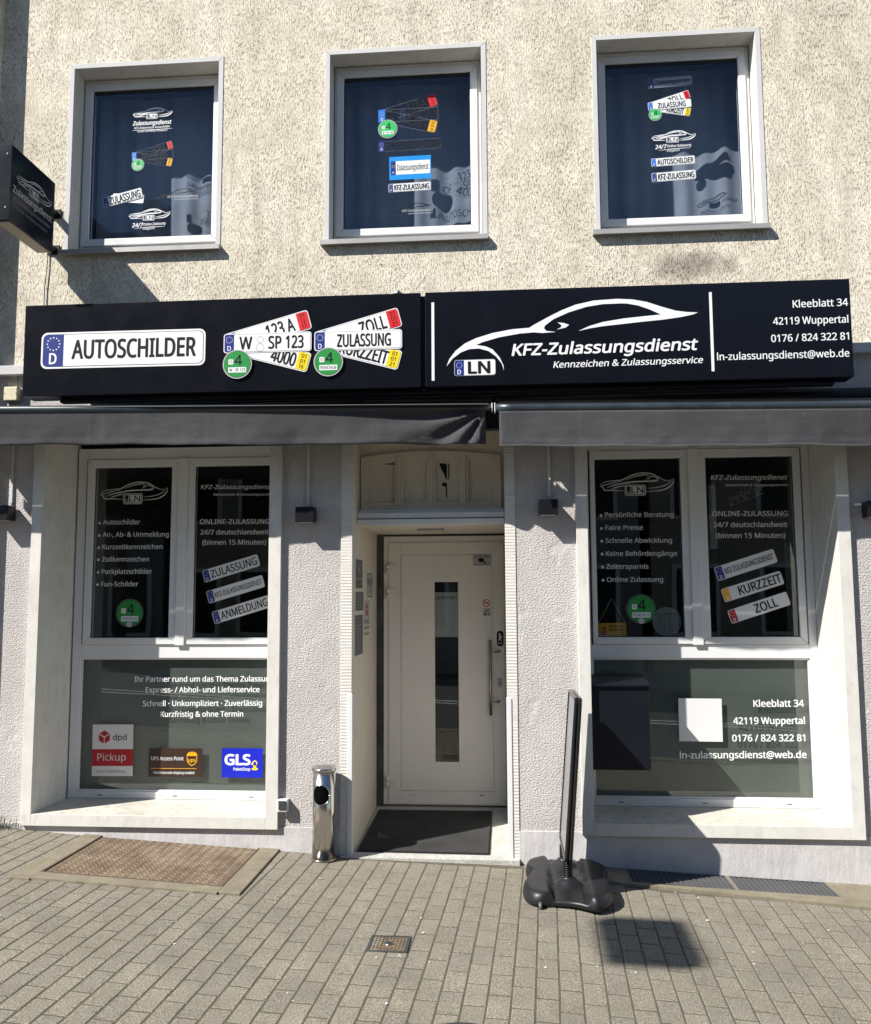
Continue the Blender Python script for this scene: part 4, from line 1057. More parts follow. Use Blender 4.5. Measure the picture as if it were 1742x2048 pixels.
# ================================================================ stickers on the upper windows
YU = .1652
def logo_text(parent, zf, rows, Y=YU):
    for t, x0, y0, x1, y1, cap, bold, sh, m in rows:
        art = Art(); text_px(art, t, zf(x0, y0), zf(x1, y1), cap, Y, m, 0, bold, sh); art.build('lettering', parent)
w1, w2, w3 = wins[:3]; u1, u2, u3 = Z((110, 90), 4.551), Z((630, 70), 4.551), Z((1160, 40), 4.355)
def carb_px(zf, x0, x1, y0, y1, parent, tilt=-2.5):
    a, c = zf(x0, y0), zf(x1, y1); art = Art(); car_b(art, YU, M_WHITE, a[0], c[0], a[1]+2, c[1]+3, 0, tilt, k=1.5); art.build('car_logo', parent)
carb_px(u1, 708, 1068, 568, 665, w1)
logo_text(w1, u1, [('Zulassungsdienst', 706, 733, 1056, 716, 8, .04, .2, M_WHITE), ('KFZ-Zulassung & Autoschilder', 720, 766, 1046, 748, 4, .03, .2, M_WHITE), ('Schnell. Zuverlässig. Kompetent.', 750, 796, 1025, 780, 3, .02, .2, M_WHITE)])
art = Art(); art.stroke(flat(YU), [fpx(u1(705, 778), YU), fpx(u1(890, 771), YU), fpx(u1(1070, 757), YU)], .005, M_WHITE, 0); art.build('underline', w1)
fr, L = frame3(u1(705, 1060), u1(1080, 1028), u1(703, 985), YU); art = Art()
plate_set(art, fr, L, 'ZOLL', 'ZULASSUNG', 'KURZZEIT', ('01', '01', '21'), ('01', '01', '21'), clear=True, midtx=(1.1, L-.65), green=M_GRNB); art.build('plate_cluster', w1, label='see-through fan of plates with a green badge, left upper window')
plate_px('plate_sticker', (520, 1428), (803, 1440), (497, 1356), YU, w1, None, u1, M_WHITE, border=False)
art = Art(base=.004); fr, L = frame3(u1(448, 1484), u1(803, 1388), u1(433, 1395), YU); plate(art, fr, L, 'ZULASSUNG', left='blue', th=.7, ty=.14, bold=.03); art.build('plate_sticker', w1, label='tilted white plate reading ZULASSUNG')
art = Art(); a, c = u1(930, 1308), u1(1292, 1425); car_a(art, YU, M_INK, 0, (a[0], c[0], a[1], c[1])); art.build('car_logo', w1)
logo_text(w1, u1, [('KFZ-Zulassungsdienst', 1022, 1392, 1300, 1380, 4.5, .02, .2, M_LGREY), ('Kennzeichen & Zulassungsservice', 1085, 1412, 1300, 1402, 2.6, .02, .2, M_LGREY)])
carb_px(u1, 670, 1046, 1490, 1590, w1)
logo_text(w1, u1, [('24/7', 700, 1660, 798, 1655, 8, .045, .15, M_WHITE), ('Online Zulassung', 803, 1645, 1003, 1632, 5, .03, .2, M_WHITE), ('möglich!', 797, 1682, 905, 1675, 4.2, .02, .3, M_WHITE)])
art = Art(); art.stroke(flat(YU), [fpx(u1(720, 1672), YU), fpx(u1(860, 1656), YU), fpx(u1(1000, 1650), YU)], .004, M_WHITE, 0); art.build('underline', w1)
# middle window
fr, L = frame3(u2(578, 803), u2(1122, 772), u2(575, 690), YU); art = Art()
plate_set(art, fr, L, '123 A', None, '4000', ('01', '12', '17'), ('01', '01', '16'), clear=True, low='W   SP 123', green=M_GRNB, circles=True, midparts=[('OF', .62, 1.4), ('SP', 2.4, 3.1), ('123', 3.35, L-.15)]); art.build('plate_cluster', w2, label='see-through fan of plates reading OF SP 123')
plate_px('plate_sticker', (580, 1066), (1142, 1028), (577, 975), YU, w2, 'AUTOSCHILDER', u2, clear=True, left='blue', tx=(.58, 6.1), th=.72, ty=.14, bold=.02, label='see-through plate reading AUTOSCHILDER')
fr, L = card((677, 1322), (1057, 1302), (672, 1112), YU, u2); art = Art(); art.rrect(fr, 0, 0, L, 1, 0, M_SKYB, 0); art.rrect(fr, .07, .22, L-.04, .80, .03, M_WHITE, 1); art.rrect(fr, .07, .22, .27, .80, .03, M_BLUE, 2)
art.text(fr, 'Zulassungsdienst', .31, L-.1, .40, .25, M_INK, 2, .012); art.text(fr, 'D', .13, .20, .28, .07, M_WHITE, 3, .02); art.ring(fr, .17, .58, .05, .06, M_ORY, 3, 16); art.build('blue_sticker', w2, label='bright blue sticker round a white Zulassungsdienst plate')
plate_px('plate_sticker', (670, 1433), (1054, 1408), (667, 1358), YU, w2, 'KFZ-ZULASSUNG', u2, left='blue', bold=.03)
art = Art(); a, c = u2(703, 1530), u2(1062, 1640); car_a(art, YU, M_INK, 0, (a[0], c[0], a[1], c[1])); art.build('car_logo', w2)
logo_text(w2, u2, [('KFZ-Zulassungsdienst', 792, 1612, 1072, 1598, 4.5, .02, .2, M_LGREY), ('Kennzeichen & Zulassungsservice', 850, 1632, 1072, 1620, 2.6, .02, .2, M_LGREY)])
# right window
plate_px('plate_sticker', (596, 598), (978, 565), (592, 514), YU, w3, 'Zulassungsservice', u3, M_SILV, left='blue', th=.38, ty=.36, bold=.03, label='grey plate reading Zulassungsservice')
fr, L = frame3(u3(594, 797), u3(970, 762), u3(590, 725), YU); art = Art()
plate_set(art, fr, L, 'ZOLL', 'ZULASSUNG', 'KURZZEIT', ('01', '01', '21'), ('01', '01', '21'), midtx=(1.1, L-.65), green=M_GRNB, left='lblue'); art.build('plate_cluster', w3, label='white fan of plates with a green badge, right upper window')
carb_px(u3, 622, 1005, 962, 1060, w3)
logo_text(w3, u3, [('24/7', 655, 1125, 752, 1118, 8, .045, .15, M_WHITE), ('Online Zulassung', 757, 1110, 965, 1097, 5, .03, .2, M_WHITE), ('möglich!', 755, 1148, 865, 1141, 4.2, .02, .3, M_WHITE)])
art = Art(); art.stroke(flat(YU), [fpx(u3(680, 1137), YU), fpx(u3(820, 1121), YU), fpx(u3(965, 1112), YU)], .004, M_WHITE, 0); art.build('underline', w3)
plate_px('plate_sticker', (624, 1280), (1003, 1250), (619, 1209), YU, w3, 'AUTOSCHILDER', u3, left='lblue', bold=.025, label='white plate reading AUTOSCHILDER')
plate_px('plate_sticker', (628, 1413), (1012, 1381), (624, 1335), YU, w3, 'KFZ-ZULASSUNG', u3, left='blue', bold=.03)

# ================================================================ fascia signs
YS = -.370; YSB = -.215
sx = [W(47.5, 700, YS).x, W(841.5, 690, YS).x, W(850.5, 690, YS).x, W(1703.8, 654, YS).x]
SZ1 = (W(50, 613, YS).z+W(1701.5, 555, YS).z)/2; SZ0 = (W(45, 794, YS).z+W(1706, 752, YS).z)/2
def fascia(x0, x1, label):
    t = empty('fascia_sign', (x0, 0, SZ0), label=label, category='sign', group='black light boxes above the shop')
    b = MB(); b.box(x0, x1, YS, YSB, SZ0, SZ1, .004); keepw(b.build('sign_box', M_BLACK, None), t)
    for k in range(3):
        xx = x0+.4+(x1-x0-.8)*k/2; b = MB(); b.box(xx-.02, xx+.02, YSB, -.001, SZ0+.10, SZ0+.14, .002); b.box(xx-.02, xx+.02, YSB, -.001, SZ0+.36, SZ0+.40, .002); b.box(xx-.02, xx+.02, -.01, -.0005, SZ0+.06, SZ0+.44, .002); keepw(b.build('mounting_arm', M_BLKM, None), t)
    return t
s1 = fascia(sx[0], sx[1], 'left black fascia light box with AUTOSCHILDER plate, fanned plates and green badges')
s2 = fascia(sx[2], sx[3], 'right black fascia light box with white car outline and shop address')
BOX('seam_cover', M_BLACK, None, sx[1], sx[2], YS+.03, YSB-.005, SZ0+.02, SZ1-.015, 0); keepw(bpy.data.objects['seam_cover'], s1)
BA = .0008
def sart(name, t, fn, **kw):
    art = Art(base=BA); fn(art); o = art.build(name, None, **kw); keepw(o, t); return o
z5, z6, z7, z8 = Z((0, 560), 2.903), Z((430, 560), 4.051), Z((820, 560), 3.629), Z((1242, 530), 3.484)
fr, L = frame3(z5(235, 517), z5(1190, 494), z5(240, 308), YS)
def f_(a):
    a.rrect(fr, 0, 0, L, 1, .17, M_WHITE, 0); a.rrect(fr, .05, .05, L-.05, .95, .14, M_INK, 1); a.rrect(fr, .065, .065, L-.065, .935, .13, M_WHITE, 2)
    a.rrect(fr, .06, .06, .63, .94, .13, M_BLUE, 3, (0, 1, 1, 0))
    for k in range(12):
        q = math.radians(30*k); a.disc(fr, .345+.175*math.cos(q), .68+.175*math.sin(q), .02, M_WHITE, 4, 8)
    a.text(fr, 'D', .235, .45, .13, .29, M_WHITE, 4, .03); a.text(fr, 'AUTOSCHILDER', .86, L-.25, .265, .50, M_INK, 3, .03)
sart('number_plate', s1, f_, label='long white plate reading AUTOSCHILDER')
for dx, dy, txt in ((0, 0, ('123 A', None, '4000', ('01', '12', '17'), ('01', '01', '16'), 'W   SP 123')), (734, -19, ('ZOLL', 'ZULASSUNG', 'KURZZEIT', ('01', '01', '21'), ('01', '01', '21'), 'FEINSTAUB'))):
    fr, L = frame3(z6(72+dx, 598+dy), z6(783+dx, 578+dy), z6(70+dx, 440+dy), YS)
    def f_(a, fr=fr, L=L, t=txt, first=(dx == 0)):
        plate_set(a, fr, L, t[0], t[1], t[2], t[3], t[4], low=t[5], circles=first, topx=(2.05, 3.52) if first else (2.18, 3.56), botx=(2.30, 3.58) if first else (1.15, 3.62),
                  midparts=[('W', .80, 1.45), ('SP', 2.27, 2.93), ('123', 3.15, 4.05)] if first else None, midtx=None if first else (1.15, 3.85))
    sart('plate_cluster', s1, f_, label='fan of plates reading W SP 123' if dx == 0 else 'fan of plates reading ZULASSUNG')
def bar(x0, y0, x1, y1, w):
    def g(a):
        A, B = W(x0, y0, YS), W(x1, y1, YS); a.rrect(flat(YS), A.x, B.z, A.x+w, A.z, 0, M_WHITE, 0)
    return g
sart('divider_bar', s2, bar(862.8, 605, 867.5, 761.4, .018)); sart('divider_bar', s2, bar(1417.6, 584.5, 1422.3, 742.5, .018))
sart('car_outline', s2, lambda a: car_a(a, YS, M_WHITE, 0), label='white car outline')
def f_(a):
    fr, L = frame3((908.7, 752.3), (991.4, 749.8), (908.7, 720.6), YS)
    a.rrect(fr, 0, 0, L, 1, .15, M_LGREY, 2); a.rrect(fr, .03, .03, L-.03, .97, .13, M_WHITE, 3); a.rrect(fr, .03, .03, .6, .97, .12, M_BLUE, 4, (0, 1, 1, 0))
    for k in range(12):
        q = math.radians(30*k); a.disc(fr, .31+.17*math.cos(q), .66+.17*math.sin(q), .02, M_WHITE, 5, 6)
    a.text(fr, 'D', .2, .42, .1, .28, M_WHITE, 5, .03); a.text(fr, 'LN', .84, L-.32, .14, .72, M_INK, 5, .05)
sart('number_plate', s2, f_, label='small LN number plate')
for t, a0, b0, cap, bold, sh in (('KFZ-Zulassungsdienst', z7(737, 549), z8(528, 590), 22.5, .035, .2), ('Kennzeichen & Zulassungsservice', z7(1040, 638), z8(568, 682), 12.5, .028, .2),
                                 ('Kleeblatt 34', z8(1197, 297), z8(1583, 283), 14.3, .025, 0), ('42119 Wuppertal', z8(1060, 417), z8(1585, 401), 14.3, .025, 0),
                                 ('0176 / 824 322 81', z8(1047, 537), z8(1590, 519), 14.3, .025, 0), ('ln-zulassungsdienst@web.de', z8(670, 664), z8(1592, 638), 14.3, .022, 0)):
    sart('lettering', s2, lambda a: text_px(a, t, a0, b0, cap, YS, M_WHITE, 0, bold, sh))
b = MB(); p = W(797, 585, -.34); b.tube([(p.x-.03, -.345, SZ1+.006), (p.x, -.34, SZ1+.016), (p.x+.03, -.31, SZ1+.006)], [.012, .016, .01], 8)
b.build('cable_clamp', M_GALV, None, label='small grey clamp lying on top of the left fascia box', category='clamp')
BOX('light_trunking', M_BLACK, None, -3.05, 2.12, -.30, -.24, SZ0-.032, SZ0-.003, .003, label='slim black trunking under the fascia boxes', category='trunking')

# ================================================================ hanging light box
HX0, HX1 = -3.357, -3.240; hs = empty('hanging_sign', (HX0, -.12, 4.24), label='black box sign standing out from the wall beside the left upper window', category='sign')
b = MB(); b.box(HX0, HX1, -.68, -.12, 4.243, 4.765, .003); keepw(b.build('sign_box', M_BLACK, None), hs)
b = MB(); b.box(HX0+.012, HX1-.012, -.66, -.14, 4.236, 4.2425, 0); keepw(b.build('bottom_cover', simple('pale_cover', (.33, .30, .26), .5, var=.1), None), hs)
frh = (Vector((HX1, 0, 0)), Vector((0, 1, 0)), UZ)
hz = lambda x, y: WX(x/6.02, 280+y/6.02, HX1)
def hart(name, fn):
    art = Art(base=.001); fn(art); keepw(art.build(name, None), hs)
def htext(t, x0, y0, x1, y1, cap, bold=.02, m=None):
    A, B = hz(x0, y0), hz(x1, y1); C_ = hz(x0, y0-cap); h = C_[1]-A[1]
    hart('lettering', lambda a: a.text(frh, t, A[0], B[0], A[1], h, m or M_LGREY, 0, bold))
a0, a1 = hz(190, 520), hz(630, 750)
hart('car_logo', lambda a: car_b(a, 0, M_LGREY, -.615, -.16, 4.515, 4.64, 0, lf=frh, k=1.2, ink=M_BLACK))
htext('Zulassungsdienst', 155, 617, 622, 978, 84, .03); htext('KFZ-Zulassung & Autoschilder', 160, 718, 605, 1040, 44, .02, M_GREY if False else simple('dim_grey_print', (.22, .22, .23), .4, var=0)); htext('Schnell. Zuverlässig. Kompetent.', 205, 835, 572, 1092, 32, .01, MATS['dim_grey_print'])
for z in (4.585, 4.31):
    b = MB(); b.box(HX0+.03, HX1-.03, -.122, -.0, z-.014, z+.014, .002); b.box(HX0+.015, HX1-.01, -.012, .0, z-.035, z+.035, .002); b.box(HX0+.02, HX1-.015, -.128, -.1205, z-.03, z+.03, .002)
    keepw(b.build('bracket', M_BLKM, None), hs)
for y, z in ((-.655, 4.70), (-.655, 4.33)):
    b = MB(); b.tube([(HX1-.03, -.6801, z), (HX1-.03, -.6835, z)], .005, 8); keepw(b.build('screw', M_GALV, None), hs)
b = MB(); A, B = W(95, 505, -.012), W(88, 606, -.012); b.tube([A, A.lerp(B, .3)+Vector((.004, 0, 0)), A.lerp(B, .7)-Vector((.003, 0, 0)), B, (B.x, -.012, 3.5)], .0035, 6)
keepw(b.build('cable', M_BLKM, None), hs)

# ================================================================ awnings
def awning(x0, x1, vx0, vx1, p0, p1, L0, L1, label, folds):
    """L = photo rows of bar top, bar bottom, valance bottom at each end"""
    t = empty('awning', (x0, -.05, 3.08), label=label, category='awning', group='grey awnings over the shop front')
    def zz(px, k, p): return W(px, k, -p).z
    pxl, pxr = L0[0], L1[0]; xl, xr = W(pxl, L0[1], -p0).x, W(pxr, L1[1], -p1).x
    za = [zz(pxl, L0[i], p0) for i in (1, 2, 3)]; zb = [zz(pxr, L1[i], p1) for i in (1, 2, 3)]
    def at(x, i): k = (x-xl)/(xr-xl); return za[i]+(zb[i]-za[i])*k
    def py(x): k = (x-xl)/(xr-xl); return -(p0+(p1-p0)*k)
    b = MB(); n = 40; rings = []
    for i in range(n+1):
        x = x0+(x1-x0)*i/n; zt_, zb_ = at(x, 0), at(x, 1); r = (zt_-zb_)/2; y = py(x)
        rings.append([b.bm.verts.new((x, y+.02+.022*math.cos(2*math.pi*k/14)*1.0, (zt_+zb_)/2+r*math.sin(2*math.pi*k/14))) for k in range(14)])
    for i in range(n):
        for k in range(14): b.bm.faces.new((rings[i][k], rings[i][(k+1) % 14], rings[i+1][(k+1) % 14], rings[i+1][k])).smooth = True
    b.bm.faces.new(rings[0][::-1]); b.bm.faces.new(rings[-1]); keepw(b.build('front_bar', M_BAR, None), t)
    for xe, s in ((x0, -1), (x1, 1)):
        zt_, zb_ = at(xe, 0), at(xe, 1); BOX('end_cap', M_PVCG, None, min(xe, xe+s*.006), max(xe, xe+s*.006), py(xe)-.002, py(xe)+.042, zb_-.006, zt_+.003, .001); keepw(bpy.data.objects[[o.name for o in bpy.data.objects if o.name.startswith('end_cap')][-1]], t)
    b = MB(); nx, nz = 220, 16; G_ = []
    random.seed(int(x0*10)+50)
    ph = [random.uniform(0, 6.28) for _ in range(8)]
    for j in range(nz+1):
        row = []
        for i in range(nx+1):
            x = vx0+(vx1-vx0)*i/nx; s = j/nz; zt_, zb_ = at(x, 1)+.004, at(x, 2)
            y = py(x)+.006
            amp = s**1.2
            y += amp*(.014*math.sin(x*2.1+ph[0])+.008*math.sin(x*5.3+ph[1])+.0025*math.sin(x*13+ph[2]+s*2)+.0020*math.sin(x*31+ph[3]+s*5))
            y += .006*s*math.sin((x*.8+(zt_-zb_)*s*2.2)*9+ph[6])*max(0, math.sin(x*1.3+ph[7]))
            if folds:
                dx = vx1-x; dz = (zt_-zb_)*s; r = math.hypot(dx, dz)
                if r > 1e-4:
                    th = math.atan2(dz, dx); y += .020*math.sin(th*13+.6)*math.exp(-(r/.55)**2)*min(r/.10, 1)*(1 if th > .1 else th/.1)
            for xsm in ((W(180, 850, -.39).x,) if folds else (W(1072, 850, -.37).x,)):
                dd = abs(x-xsm)
                if dd < .05: y -= .003*math.exp(-(dd/.008)**2) - .0015*math.sin(s*40)*math.exp(-(dd/.03)**2)
            zb2 = zb_+.005*math.sin(x*2.6+ph[4])+.003*math.sin(x*11+ph[5])
            if j >= nz-2: y -= .003
            row.append(b.bm.verts.new((x, y, zt_+(zb2-zt_)*s)))
        G_.append(row)
    for j in range(nz):
        for i in range(nx): b.bm.faces.new((G_[j][i], G_[j][i+1], G_[j+1][i+1], G_[j+1][i])).smooth = True
    r = bmesh.ops.solidify(b.bm, geom=b.bm.faces[:], thickness=.0012)
    keepw(b.build('valance', M_FAB, None), t)
    b = MB(); b.prism([(x0+.02, py(x0)+.02, at(x0, 0)-.012), (x0+.02, -.09, 3.088), (x0+.02, -.09, 3.083), (x0+.02, py(x0)+.02, at(x0, 0)-.017)], (x1-x0-.04, 0, at(x1, 0)-at(x0, 0)))
    keepw(b.build('awning_cloth', M_FAB, None), t)
    b = MB(); b.tube([(x0, -.075, 3.075), (x1, -.075, 3.075)], .042, 16); keepw(b.build('roller', M_BLKM, None), t)
    for xa in (x0+.35, x1-.35):
        b = MB(); s = 1 if xa < (x0+x1)/2 else -1
        b.tube([(xa, -.05, 3.0), (xa+s*.9, -.16, 2.995), (xa+s*.08, py(xa)+.05, 2.99)], .018, 8); keepw(b.build('folding_arm', M_BLKM, None), t)
    return t
xb0 = W(983, 813, -.345).x; vb = W(971.5, 850, -.345).x
aw1 = awning(-3.98, xb0, -3.95, vb, .40, .345, (90, 810, 826, 890.5), (960, 806.5, 820.5, 888.5), 'left grey fabric awning with a creased right end of its hanging edge', True)
xc0 = W(990.5, 813, -.365).x; vc = W(998.5, 850, -.365).x
b = MB(); b.box(xb0-.07, W(990.5, 813, -.365).x+.07, -.12, -.03, W(985, 858, -.1).z, 3.04, .002); b.build('awning_bracket', M_BLKM, None, label='black bracket in the gap between the two awnings', category='bracket')
aw2 = awning(xc0, 4.6, vc, 4.58, .365, .365, (1010, 806, 823, 891), (1735, 800, 817.5, 890), 'right grey fabric awning with a smooth hanging edge', False)
BOX('awning_housing', M_BLKM, None, -3.7, 4.6, -.03, -.002, 2.99, 3.132, .002, label='long black mounting rail behind both awning rollers', category='rail')

# ================================================================ wall lamps
def wall_lamp(cx, cz, ctop, label, w=.128, h=.104):
    t = empty('wall_lamp', (cx, 0, cz), label=label, category='lamp', group='black cube lamps on the shop wall')
    b = MB(); b.box(cx-w/2, cx+w/2, -.12, -.012, cz-h/2, cz+h/2, .003); keepw(b.build('lamp_body', M_BLKM, None), t)
    b = MB(); b.box(cx-w/2+.02, cx+w/2-.02, -.012, .0, cz-h/2+.01, cz+h/2-.01, .002); keepw(b.build('wall_plate', M_BLKM, None), t)
    b = MB(); b.box(cx-w/2+.015, cx+w/2-.015, -.105, -.03, cz-h/2-.0015, cz-h/2-.0003, 0); keepw(b.build('lens', M_LGREY, None), t)
    return t
for px, py_, cpx, lab in ((-2.5, 1025, 25, 'black cube lamp left of the left shop window'), (608.5, 1028.5, 616.5, 'black cube lamp between left shop window and door'),
                          (1096.5, 1013.5, 1098, 'black cube lamp between door and right shop window'), (1757, 1017, 1757, 'black cube lamp cut off by the right picture edge')):
    p = W(px, py_, -.12); wall_lamp(p.x, p.z, 3.0, lab)
    xc = W(cpx, 950, -.01).x; b = MB(); b.box(xc-.009, xc+.009, -.016, -.0, p.z+.075, 3.0, .002); b.tube([(xc, -.012, p.z+.08), (xc+.006, -.014, p.z+.065), (xc, -.03, p.z+.05)], .004, 6)
    b.build('cable_duct', M_TRIM, None, label='pale cable duct above the '+lab[6:].replace('cut off by', 'at'), category='duct', group='cable ducts above the lamps')
# junction box and socket
t = empty('junction_box', tuple(W(20, 787, -.05)), label='yellowed square junction box below the ledge at the left edge', category='junction box')
A, B = W(6.5, 801, -.055), W(34.5, 773, -.055)
b = MB(); b.box(A.x, B.x, -.055, -.0, A.z, B.z, .006); keepw(b.build('box_lid', M_IVORY, None), t)
for xx, zz_ in ((A.x+.008, (A.z+B.z)/2), (B.x-.008, (A.z+B.z)/2)):
    b = MB(); b.tube([(xx, -.0552, zz_), (xx, -.0575, zz_)], .003, 8); keepw(b.build('screw', M_INK, None), t)
b = MB(); b.tube([(A.x+.02, -.02, A.z+.005), (A.x+.02, -.022, A.z-.04), (A.x+.05, -.02, A.z-.08), (A.x+.12, -.02, A.z-.10)], .005, 8); keepw(b.build('cable', M_PVC, None), t)
for px in (18, 33):
    xx = W(px, 760, -.01).x; b = MB(); b.tube([(xx, -.008, B.z), (xx, -.008, 3.368)], .004, 6); keepw(b.build('cable', M_TRIM, None), t)
A, B = W(553.5, 1625, -.06), W(574.5, 1600, -.06)
t = empty('power_socket', (A.x, 0, A.z), label='small grey outdoor power socket beside the left shop window', category='socket')
b = MB(); b.box(A.x, B.x, -.055, -.0, A.z, B.z, .006); keepw(b.build('socket_body', M_PVCG, None), t)
b = MB(); b.box(A.x+.010, B.x-.010, -.062, -.0548, A.z+.018, B.z-.008, .002); keepw(b.build('socket_lid', simple('smoky_lid', (.05, .055, .06), .25, var=.1), None), t)
b = MB(); b.tube([(B.x-.02, -.02, A.z+.004), (B.x-.015, -.018, A.z-.02), (B.x-.02, .0, A.z-.035)], .005, 6); keepw(b.build('cable', M_PVCG, None), t)

# ================================================================ letterbox on the left reveal of the right shop window
YB = .004; xr = W(1300, 1450, YB).x; zl, zh = W(1300, 1541, YB).z, W(1300, 1374, YB).z
t = empty('letterbox', (.557, YB, zl), label='dark letterbox with a sloping lid on the left reveal of the right shop window', category='letterbox')
b = MB(); b.box(.5575, xr, YB, .33, zl, zh, .003); keepw(b.build('box_body', simple('navy_black_enamel', (.006, .0075, .013), .4, var=.1, spec=.3), None), t)
b = MB(); b.prism([(.5575, YB-.018, zh+.002), (.5575, YB-.018, zh+.014), (.5575, .33, zh+.055), (.5575, .33, zh+.002)], (xr+.008-.5575, 0, 0), bev=.002); keepw(b.build('lid', MATS['navy_black_enamel'], None), t)

# ================================================================ ashtray bin
BX, BY = -1.222, -.118; BZ = zg(BX)
t = empty('ashtray_bin', (BX, BY, BZ), label='tall polished steel ashtray bin standing left of the door', category='bin')
b = MB(); b.lathe(BX, BY, [(.075, BZ+.012), (.0745, BZ+.30), (.0745, BZ+.575)], 48); keepw(b.build('body', M_STEEL, None), t)
b = MB(); b.lathe(BX, BY, [(.084, BZ), (.084, BZ+.010), (.081, BZ+.014), (.0745, BZ+.015)], 48); keepw(b.build('base_ring', M_STEELB, None), t)
b = MB(); b.lathe(BX, BY, [(.079, BZ+.572), (.084, BZ+.578), (.084, BZ+.590), (.078, BZ+.597), (.055, BZ+.596), (.05, BZ+.588)], 48); keepw(b.build('lid', M_STEEL, None), t)
b = MB(); b.lathe(BX, BY, [(.049, BZ+.5885), (.044, BZ+.592), (.012, BZ+.592)], 32); keepw(b.build('ash_grid', M_GALV, None), t)
azc, oz, rx_, rz_ = math.radians(-97), BZ+.427, .060, .064
def cyl(a, z, r): return (BX+r*math.cos(a), BY+r*math.sin(a), z)
b = MB(); n = 40; pr = None
cen = b.bm.verts.new(cyl(azc, oz, .0756))
for rr in (.2, .4, .6, .8, 1.0):
    ring = [b.bm.verts.new(cyl(azc+rx_*rr*math.cos(2*math.pi*k/n)/.075, oz+rz_*rr*math.sin(2*math.pi*k/n), .0756)) for k in range(n)]
    for k in range(n):
        if pr is None: b.bm.faces.new((cen, ring[k], ring[(k+1) % n]))
        else: b.bm.faces.new((pr[k], ring[k], ring[(k+1) % n], pr[(k+1) % n]))
    pr = ring
keepw(b.build('opening', simple('bin_hole_black', (.004, .004, .004), 1.0, var=0, spec=0), None), t)
b = MB(); b.tube([cyl(azc+rx_*math.cos(2*math.pi*k/n)/.075, oz+rz_*math.sin(2*math.pi*k/n), .0755) for k in range(n+1)], .002, 6); keepw(b.build('opening_rim', M_STEEL, None), t)

# ================================================================ door mat and paper
def mp(px, py):
    lo, hi = 4.0, 9.0; d = CR*((px-IW/2)/FPX)-CU*((py-IH/2)/FPX)+CF
    for _ in range(40):
        m_ = (lo+hi)/2; P = CAMLOC+d*(m_/d.y)
        if P.z > zstep(P.y)+.006: lo = m_
        else: hi = m_
    return P
q = [mp(712, 1702), mp(980, 1709), mp(985.5, 1622), mp(758, 1619)]
t = empty('door_mat', tuple(q[0]), label='dark ribbed door mat lying in the door recess', category='door mat')
b = MB(); b.prism([p-Vector((0, 0, .005)) for p in q], (0, 0, .006)); keepw(b.build('mat_edge', M_BLKP, None), t)
c = sum(q, Vector())/4; b = MB()
qq = [p.lerp(c, .03)+Vector((0, 0, .0012)) for p in q]
nr = 70
for k in range(nr):
    f0, f1 = k/nr, (k+.62)/nr
    A, B, C_, D_ = qq[0].lerp(qq[3], f0), qq[1].lerp(qq[2], f0), qq[1].lerp(qq[2], f1), qq[0].lerp(qq[3], f1)
    b.prism([A, B, C_, D_], (0, 0, .004))
keepw(b.build('mat_ribs', M_MAT, None, kind='stuff'), t)
A, B, C_ = mp(753, 1678), mp(784, 1679), mp(756, 1670); b = MB()
b.prism([A, B, C_+Vector((0, 0, .02))], (.002, .003, .004)); b.build('folded_leaflet', simple('dark_leaflet_paper', (.05, .05, .055), .5, var=.6), None, label='small folded dark leaflet lying on the door mat', category='leaflet')

# ================================================================ cellar hatch and light wells
def drape(b, dz=0.0):
    for v in b.bm.verts: v.co.z += zg(v.co.x)+dz
def long_box(b, x0, x1, y0, y1, z0, z1, n=8, bev=0):
    for i in range(n): b.box(x0+(x1-x0)*i/n, x0+(x1-x0)*(i+1)/n, y0, y1, z0, z1, bev)
t = empty('cellar_hatch', (-2.23, -.4, zg(-2.23)), label='rusty chequer plate cellar hatch in a concrete surround before the left shop window', category='hatch')
hx0, hx1, hy0, hy1 = -2.775, -1.687, -.800, -.028
for nm, (a, c, e, g) in {'1': (-2.915, hx0-.012, -.935, .0), '2': (hx1+.012, -1.545, -.90, .0), '3': (hx0-.012, hx1+.012, -.925, hy0-.012)}.items():
    b = MB()
    if nm == '3':
        random.seed(3)
        lo_ = [(a+(c-a)*i/24, -.922+random.uniform(-.006, .006), -.05) for i in range(25)]
        b.prism(lo_+[(c, g, -.05), (a, g, -.05)], (0, 0, .062))
    else: b.box(a, c, e, g, -.05, .012, .004)
    drape(b); keepw(b.build('concrete_surround', M_CONC, None), t)
b = MB(); b.box(hx0, hx1, hy0, hy1, -.02, .006, .001); drape(b); keepw(b.build('steel_plate', M_RUST, None), t)
for a, c, e, g in ((hx0-.011, hx0, hy0, hy1), (hx1, hx1+.011, hy0, hy1), (hx0-.011, hx1+.011, hy0-.011, hy0)):
    b = MB(); b.box(a, c, e, g, -.02, .0135, .001); drape(b); keepw(b.build('frame_angle', simple('dark_rust', (.09, .06, .045), .7, var=.3), None), t)
b = MB(); s = .0285
i = 0; y = hy0+.015
while y < hy1-.01:
    x = hx0+.015+(s/2 if i % 2 else 0); j = 0
    while x < hx1-.012:
        a = math.radians(45 if (i+j) % 2 else -45); c_, s_ = math.cos(a), math.sin(a)
        l, w_ = .0125, .0042
        base = [(x+l*c_, y+l*s_, .006), (x-w_*s_, y+w_*c_, .006), (x-l*c_, y-l*s_, .006), (x+w_*s_, y-w_*c_, .006)]
        vb_ = [b.bm.verts.new(p) for p in base]; tp = b.bm.verts.new((x, y, .0098))
        for k in range(4): b.bm.faces.new((vb_[k], vb_[(k+1) % 4], tp))
        x += s; j += 1
    y += s/1.35; i += 1
drape(b); keepw(b.build('tread_pattern', M_RUST, None, kind='stuff'), t)
